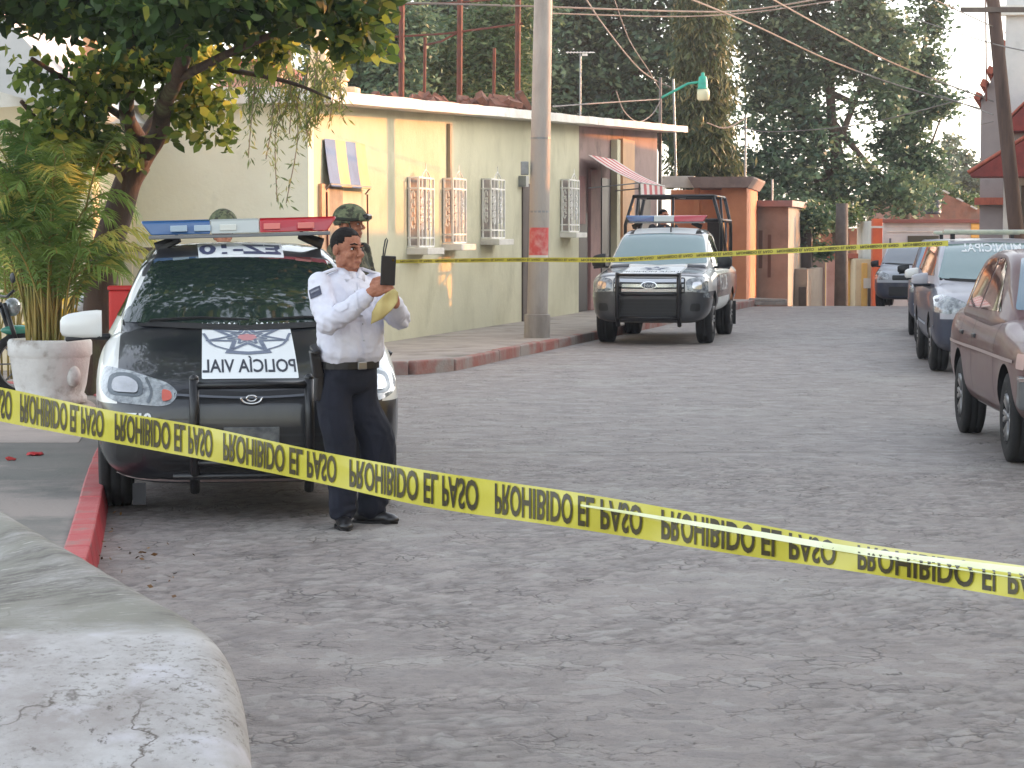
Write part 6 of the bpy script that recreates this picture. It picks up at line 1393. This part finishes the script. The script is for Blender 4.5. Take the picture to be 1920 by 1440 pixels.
s2 = soldier(((421 - 960) / 4200 * 18.1, 18.1, .0), 205, 'soldier whose camouflage helmet shows above the light bar of the saloon', -12, group=None); rifle(((421 - 960) / 4200 * 18.1, 18.43, 1.17), R(160), 'black rifle carried by the soldier standing behind the saloon')
s3 = soldier(((1243 - 960) / 4200 * 38.05, 38.05, .34), 15, 'bareheaded figure in dark uniform sitting in the pickup bed behind the cab', 20, True, helmet=False, cloth=M('dark_uniform', lin(44, 46, 52), lin(34, 36, 42), 5, .9), group=None)
s3.scale = (.98, .98, .98)
# ================================================================ FOREGROUND AND SMALL THINGS
# ---- big white rounded concrete planter wall, lower left
XR = ([3.0, 3.2, 3.5, 3.8, 4.08, 4.4, 4.75, 5.28, 6.16, 7.0, 8.5], [-.47, -.445, -.43, -.445, -.48, -.535, -.625, -.85, -1.23, -1.6, -2.25])
pwm = bpy.data.materials.new('weathered_white_concrete'); pwm.use_nodes = True; t = pwm.node_tree; N = t.nodes; Lk = t.links; b = N['Principled BSDF']; b.inputs['Roughness'].default_value = .88
tc = N.new('ShaderNodeTexCoord'); sp = N.new('ShaderNodeSeparateXYZ'); Lk.new(tc.outputs['Object'], sp.inputs[0])
def _nz(s, d=8, r=.6, sc_=None):
    n = N.new('ShaderNodeTexNoise'); n.inputs['Scale'].default_value = s; n.inputs['Detail'].default_value = d; n.inputs['Roughness'].default_value = r
    if sc_: mp = N.new('ShaderNodeMapping'); mp.inputs['Scale'].default_value = sc_; mp.inputs['Rotation'].default_value = (0, 0, .5); Lk.new(tc.outputs['Object'], mp.inputs[0]); Lk.new(mp.outputs[0], n.inputs['Vector'])
    else: Lk.new(tc.outputs['Object'], n.inputs['Vector'])
    return n.outputs[0]
def _mr(x, a, bb, c=0, d=1):
    r = N.new('ShaderNodeMapRange'); Lk.new(x, r.inputs[0])
    for k, v in zip(('From Min', 'From Max', 'To Min', 'To Max'), (a, bb, c, d)): r.inputs[k].default_value = v
    return r.outputs[0]
def _mx(a, bb, f):
    x = N.new('ShaderNodeMix'); x.data_type = 'RGBA'
    for i, v in ((6, a), (7, bb)):
        if isinstance(v, tuple): x.inputs[i].default_value = v
        else: Lk.new(v, x.inputs[i])
    Lk.new(f, x.inputs[0]); return x.outputs[2]
def _mul(a, bb):
    m = N.new('ShaderNodeMath'); m.operation = 'MULTIPLY'; Lk.new(a, m.inputs[0]); Lk.new(bb, m.inputs[1]); return m.outputs[0]
c_ = _mx(lin(190, 188, 186), lin(160, 154, 150), _mr(_nz(4.2, 9, .7), .38, .62))
c_ = _mx(c_, lin(202, 200, 204), _mr(_nz(5), .55, .7))
c_ = _mx(c_, lin(132, 127, 120), _mul(_mr(_nz(52, 10, .75), .53, .60), _mr(_nz(3.6, 5), .44, .56)))
c_ = _mx(c_, lin(104, 98, 92), _mul(_mr(_nz(24, 10, .75, (1, .6, .6)), .60, .65), _mr(_nz(2.1, 5), .46, .56)))
vk = N.new('ShaderNodeTexVoronoi'); vk.feature = 'DISTANCE_TO_EDGE'; vk.inputs['Scale'].default_value = 1.6; wq = N.new('ShaderNodeMix'); wq.data_type = 'RGBA'; wq.blend_type = 'LINEAR_LIGHT'; wq.inputs[0].default_value = .12; wn_ = N.new('ShaderNodeTexNoise'); wn_.inputs['Scale'].default_value = 7; wn_.inputs['Detail'].default_value = 8; Lk.new(tc.outputs['Object'], wn_.inputs['Vector']); Lk.new(tc.outputs['Object'], wq.inputs[6]); Lk.new(wn_.outputs['Color'], wq.inputs[7]); Lk.new(wq.outputs[2], vk.inputs['Vector'])
c_ = _mx(c_, lin(96, 88, 80), _mul(_mr(vk.outputs['Distance'], .0, .008, 1, 0), _mr(_nz(1.6, 4), .45, .6)))
top = _mul(_mr(sp.outputs[1], 4.60, 4.72), _mr(_nz(2.6, 6), .30, .55))
c_ = _mx(c_, lin(136, 134, 124), top)
c_ = _mx(c_, lin(92, 86, 82), _mul(top, _mul(_mr(_nz(1.5, 4), .44, .58), _mr(_nz(12, 10, .8, (1, 3, 1)), .40, .60))))
c_ = _mx(c_, lin(196, 192, 184), _mul(top, _mr(_nz(11, 9, .7, (1, 6, 1)), .60, .68)))
Lk.new(c_, b.inputs['Base Color'])
bp = N.new('ShaderNodeBump'); bp.inputs['Strength'].default_value = .7; bp.inputs['Distance'].default_value = .012; Lk.new(_nz(22, 10, .75), bp.inputs['Height']); Lk.new(bp.outputs[0], b.inputs['Normal'])
nu, nv = 70, 110; vs = []
for j in range(nv + 1):
    Y = 3.0 + 5.5 * (j / nv); xr = float(pchip(*XR, Y))
    for i in range(nu + 1):
        d = 1.6 * (1 - i / nu) ** 1.8; x = xr - d; rr_ = .11; e = 1 if d > rr_ else math.sqrt(max(0, 1 - (1 - d / rr_) ** 2.4))
        z = .80 - .27 * max(0, (4.62 - Y) / 1.2) ** 1.5 - (.06 * max(0, (Y - 4.62)) * max(0, min(1, (d - .12) / .3)))
        z += .003 * noise.noise((x * 5, Y * 5, 0)) + .002 * noise.noise((x * 19, Y * 19, 3))
        if Y < 3.4: z *= max(.0, 1 - ((3.4 - Y) / .4) ** 3)
        vs.append((x, Y, .13 + (z - .13) * (.86 + .14 * e) if d > 0 else .0))
fs = [(j * (nu + 1) + i, j * (nu + 1) + i + 1, (j + 1) * (nu + 1) + i + 1, (j + 1) * (nu + 1) + i) for j in range(nv) for i in range(nu)]
# back and ends closed down to the ground
m0 = len(vs); vs += [(vs[j * (nu + 1)][0], vs[j * (nu + 1)][1], 0) for j in range(nv + 1)]
fs += [(j * (nu + 1), (j + 1) * (nu + 1), m0 + j + 1, m0 + j) for j in range(nv)]
m1 = len(vs); vs += [(vs[j * (nu + 1) + nu][0], vs[j * (nu + 1) + nu][1], 0) for j in range(nv + 1)]
fs += [(j * (nu + 1) + nu, m1 + j, m1 + j + 1, (j + 1) * (nu + 1) + nu) for j in range(nv)]
o = MB().add(vs, fs).build('planter_wall', pwm, smooth=True); tag(o, 'big weathered white concrete planter wall with a rounded end in the near corner', 'planter')
# ---- caution tapes
ty = M('tape_yellow', lin(200, 192, 66), lin(186, 176, 54), 5, .3, spec=.7); tk_ = M('tape_black', lin(50, 44, 22), lin(70, 62, 30), 9, .4)
tfold = M('tape_fold_highlight', lin(232, 234, 196), lin(210, 214, 150), 7, .3)  # sky highlight on the fold, put into a pale colour
def tape(label, xs, top, bot, Yf, pitch, s0, fold=None, n=190, txth=.82, bold=.03):
    px = np.linspace(xs[0], xs[-1], n); T_ = pchip(xs, top, px); B_ = pchip(xs, bot, px)
    o = empty('caution_tape', U(px[0], T_[0], Yf(px[0])), 0, label, 'tape'); base = Vector(o.location)
    dep = (lambda x: .004 + .05 * max(0, min(1, (x - 950) / 900)) ** 1.2) if fold else (lambda x: 0)
    def pt(x, v):
        tt = float(np.interp(x, px, T_)); bb = float(np.interp(x, px, B_)); Y = Yf(x)
        w_ = .006 * math.sin(x * .021 + v * 2) + .004 * math.sin(x * .055 + 1)
        return U(x, tt + (bb - tt) * v, Y + (dep(x) * max(0, (.32 - v) / .32)) + (w_ if fold else 0)) - base
    rows = [0, .12, .24, .32, .45, .6, .8, 1.0]; k = len(rows)
    vs = [pt(x, v) for x in px for v in rows]; fs = [(i * k + j, i * k + j + 1, (i + 1) * k + j + 1, (i + 1) * k + j) for i in range(n - 1) for j in range(k - 1)]
    MB().add(vs, fs).build('strip', ty, o, smooth=True)
    # arc length along the middle
    mid = [pt(x, .5) for x in px]; S = np.concatenate([[0], np.cumsum([(mid[i + 1] - mid[i]).length for i in range(n - 1)])])
    tv, tf = text_mesh('PROHIBIDO EL PASO', 1.0, 1.0, flip=True, bold=bold)
    if fold:
        bm = bmesh.new(); q_ = [bm.verts.new(v) for v in tv]
        for f in tf:
            try: bm.faces.new([q_[i] for i in f])
            except ValueError: pass
        bmesh.ops.triangulate(bm, faces=bm.faces)
        for _ in range(5):
            es = [e for e in bm.edges if e.calc_length() > .16]
            if es: bmesh.ops.subdivide_edges(bm, edges=es, cuts=1); bmesh.ops.triangulate(bm, faces=[f for f in bm.faces if len(f.verts) > 3])
        bm.verts.index_update(); tv = [v.co.copy() for v in bm.verts]; tf = [tuple(v.index for v in f.verts) for f in bm.faces]; bm.free()
    xsn = [v.x for v in tv]; x0, x1 = min(xsn), max(xsn)
    s = s0
    while s < S[-1]:
        vs = []; ok = True
        for v in tv:
            ss_ = s + (v.x - x0) / (x1 - x0) * pitch * .90
            if ss_ < 0 or ss_ > S[-1]: ok = False
            xx = float(np.interp(ss_, S, px)); q = pt(xx, .5 - (v.y - .5) * txth); q.y -= .0035 if fold else .006; vs.append(q)
        if ok: MB().add(vs, tf).build('lettering', tk_, o)
        s += pitch
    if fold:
        xs2 = px[px > 1080]; vs = []  # pale highlight band painted over the strip, widening to the right
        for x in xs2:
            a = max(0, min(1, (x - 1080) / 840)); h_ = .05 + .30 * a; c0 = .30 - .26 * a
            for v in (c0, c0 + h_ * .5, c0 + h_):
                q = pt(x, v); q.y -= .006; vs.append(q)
        m_ = len(xs2); MB().add(vs, [(i * 3 + j, i * 3 + j + 1, (i + 1) * 3 + j + 1, (i + 1) * 3 + j) for i in range(m_ - 1) for j in range(2)]).build('fold_highlight', tfold, o, smooth=True)
    return S[-1]
X_ = [-160, 0, 200, 383, 600, 800, 1091, 1383, 1617, 1920, 2350]
TY = lambda x: 1 / (.17 + .115 * x / 1920)
_q = [U(x, float(pchip(X_, [726 - 29, 758, 798, 831, 876, 916, 959, 1008, 1046, 1093, 1150], x)), TY(x)) for x in range(-160, 1601, 8)]
_arc = lambda a, b_: sum((_q[i + 1] - _q[i]).length for i in range((a + 160) // 8, (b_ + 160) // 8))
PIT = _arc(194, 1564) / 5; S0 = _arc(-160, 33) - PIT
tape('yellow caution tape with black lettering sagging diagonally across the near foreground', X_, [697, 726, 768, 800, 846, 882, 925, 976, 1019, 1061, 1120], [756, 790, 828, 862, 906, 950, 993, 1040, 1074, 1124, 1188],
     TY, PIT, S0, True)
X_ = [735, 1010, 1120, 1300, 1500, 1640, 1778]
tape('thin yellow caution tape stretched across the street in front of the police pickup', X_, [487, 483, 483, 474, 464, 457, 451], [494, 491, 492, 484, 474, 467, 461], lambda x: 32.4 - (x - 735) * .0052, .62, .15, None, 90, .5)
# ---- fallen leaves, grit and litter
g = np.random.default_rng(21); pts = []
for i in range(110):
    t_ = g.uniform(0, 1) ** .8; i_ = int(t_ * 44) + 6; a = k1[min(i_, len(k1) - 2)]; pts.append((a.x + abs(g.normal(0, .12)) + .03, a.y + g.uniform(-.2, .2), .014))
for i in range(50): c_ = g.choice([0, 1]); q = [(-1.9, 10.2), (-2.0, 11.3), (-.05, 6.5)][c_]; pts.append((q[0] + g.normal(0, .16), q[1] + g.normal(0, .35), .014))
o = leaves('fallen_leaves', pts, .032, leafmat('leaf_dry', lin(70, 52, 36), lin(120, 88, 56), lin(150, 116, 70), .1), None, .5, 0, None, 22); tag(o, 'dry fallen leaves and grit lying along the foot of the red kerb', 'leaves', kind='stuff')
for (px, py, c, lb, sz) in ((66, 853, lin(176, 40, 42), 'crumpled bright red scrap lying on the near pavement', .06), (20, 862, lin(168, 48, 44), 'small red scrap beside the larger one near the left edge', .035)):
    p = Gd(px, py, .14); o = empty('litter', p, 0, lb, 'litter'); mb = MB(); mb.ball((0, 0, .008), (sz, sz * .6, .012), 8); mb.v = [(v[0] + .01 * noise.noise(Vector(v) * 60), v[1], v[2] + .012 * noise.noise(Vector(v) * 50)) for v in mb.v]; mb.build('scrap', M('litter_%d' % px, c, rough=.6), o, smooth=True)
# lighter slab of the near pavement further back
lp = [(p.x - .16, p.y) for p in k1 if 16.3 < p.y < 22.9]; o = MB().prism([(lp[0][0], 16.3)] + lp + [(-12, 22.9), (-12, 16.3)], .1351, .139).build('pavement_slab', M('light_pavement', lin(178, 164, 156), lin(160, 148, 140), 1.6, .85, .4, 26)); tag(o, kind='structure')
# ---- motorcycles behind the planter
def motorcycle(loc, rz, c, label):
    o = empty('motorcycle', loc, rz, label, 'motorcycle', 'motorcycles parked behind the planter'); pm = M('moto_paint_%d' % int(c[0] * 1000), c, rough=.25, coat=.8)
    for x in (-.62, .62):
        w_ = empty('wheel', (x, 0, .30)); w_.parent = o
        mb = MB(); mb.lathe([(.24, -.05), (.29, -.045), (.305, 0), (.29, .045), (.24, .05)], 28, 'Y', cap=False); mb.build('tyre', rubber, w_, smooth=True)
        mb = MB(); mb.lathe([(.245, -.03), (.245, .03), (.22, .02), (.22, -.02), (.245, -.03)], 28, 'Y', cap=False); mb.lathe([(.04, -.05), (.04, .05)], 12, 'Y')
        for k in range(8): a = k * math.pi / 4; mb.tube([(0, 0, 0), (.23 * math.cos(a), 0, .23 * math.sin(a))], .008, 5)
        mb.build('rim', alloy, w_)
    mb = MB(); mb.ball((.12, 0, .78), (.26, .13, .13), 10); mb.ball((.60, 0, .62), (.18, .06, .05), 8); mb.ball((-.62, 0, .66), (.22, .07, .06), 8); mb.build('bodywork', pm, o, smooth=True)
    MB().box((-.28, 0, .78), (.56, .2, .09)).build('seat', leatherm, o, bevel=.03)
    mb = MB(); mb.box((0, 0, .42), (.36, .22, .28)); mb.tube([(-.62, .08, .30), (-.1, .10, .36)], .03, 8); mb.build('engine', M('engine_grey', lin(90, 90, 92), lin(60, 60, 62), 8, .4, metal=.6), o, bevel=.03)
    mb = MB(); mb.tube([(.62, .07, .30), (.44, .07, .88)], .022, 8); mb.tube([(.62, -.07, .30), (.44, -.07, .88)], .022, 8); mb.tube([(.44, -.36, 1.0), (.46, -.1, .94), (.46, .1, .94), (.44, .36, 1.0)], .014, 8); mb.tube([(.44, 0, .86), (-.1, 0, .60), (-.62, 0, .62)], .02, 8); mb.build('frame', blackm, o, smooth=True)
    mb = MB(); mb.ball((.54, 0, .84), (.08, .09, .09), 8); mb.build('headlight', lampglass, o, smooth=True)
    for s_ in (-1, 1): MB().ball((.44, s_ * .34, 1.12), (.02, .07, .05), 6).build('mirror', blackpl, o, smooth=True)
    return o
motorcycle((U(150, 448, 22.4).x, 22.4, .139), R(150), lin(226, 172, 30), 'yellow motorcycle half hidden behind the white planter and palm')
motorcycle((U(-85, 448, 20.9).x, 20.9, .139), R(30), lin(70, 150, 130), 'teal motorcycle cut off by the left edge beside the planter')
hp = empty('crash_helmet', (U(158, 572, 22.3).x, 22.28, .98), 0, 'white crash helmet resting on the yellow motorcycle', 'helmet')
MB().ball((0, 0, .03), (.12, .14, .125), 12).build('shell', M('helmet_white', lin(220, 222, 226), rough=.2, coat=1), hp, smooth=True); MB().ball((.03, -.06, .03), (.09, .09, .05), 8).build('visor', g_side, hp, smooth=True)
# ---- red cabinet behind the saloon
rc_ = empty('red_cabinet', (U(236, 448, 19.8).x, 19.8, .139), R(8), 'upright bright red metal cabinet between the tree trunk and the police saloon', 'cabinet')
mb = MB(); mb.box((0, 0, .52), (.30, .28, 1.02)); mb.build('box', M('cabinet_red', lin(206, 52, 46), lin(196, 44, 40), 3, .4), rc_, bevel=.02); MB().box((0, 0, 1.05), (.32, .30, .04)).build('lid', M('cabinet_red2', lin(190, 40, 38), rough=.4), rc_, bevel=.01)
MB().box((-.10, -.15, .6), (.015, .02, .14)).build('handle', chrome, rc_)
# ---- tree-shaded wooden post at the street end and kerb stones
p = U(1577, 575, 63); o = empty('wooden_post', (p.x, 63, gz(p.x, 63)), 0, 'grey wooden utility post standing between the yellow and the cream house', 'post'); h_ = U(1577, 415, 63).z - gz(p.x, 63)
MB().tube([(0, 0, -.1), (0, 0, h_ + .5)], [.20, .17], 12).build('shaft', M('post_grey', lin(96, 90, 84), lin(76, 70, 66), 3, .9, .4), o, smooth=True)
p = Gd(1425, 572, 0); o = empty('kerb_stones', (p.x, 54.6, .0), R(-8), 'loose pale slabs stacked at the kerb before the grey house', 'slabs'); mb = MB(); mb.box((0, 0, .06), (1.2, .4, .08), (0, 0, .05)); mb.box((.15, .05, .14), (.9, .35, .06), (0, .03, -.1)); mb.build('slabs', pave, o, bevel=.01)
# ---------------------------------------------------------------- air: one thin even haze
hz = MB().box2((-40, -8, -11), (60, 125, 16)).build('haze', bpy.data.materials.new('haze_air')); m = MT['haze'] = hz.data.materials[0]; m.use_nodes = True; nt_ = m.node_tree
for n_ in list(nt_.nodes):
    if n_.type == 'BSDF_PRINCIPLED': nt_.nodes.remove(n_)
pv = nt_.nodes.new('ShaderNodeVolumePrincipled'); pv.inputs['Density'].default_value = .0006; pv.inputs['Color'].default_value = (.95, .95, 1, 1); pv.inputs['Anisotropy'].default_value = .1
nt_.links.new(pv.outputs[0], nt_.nodes['Material Output'].inputs['Volume']); tag(hz, kind='stuff')
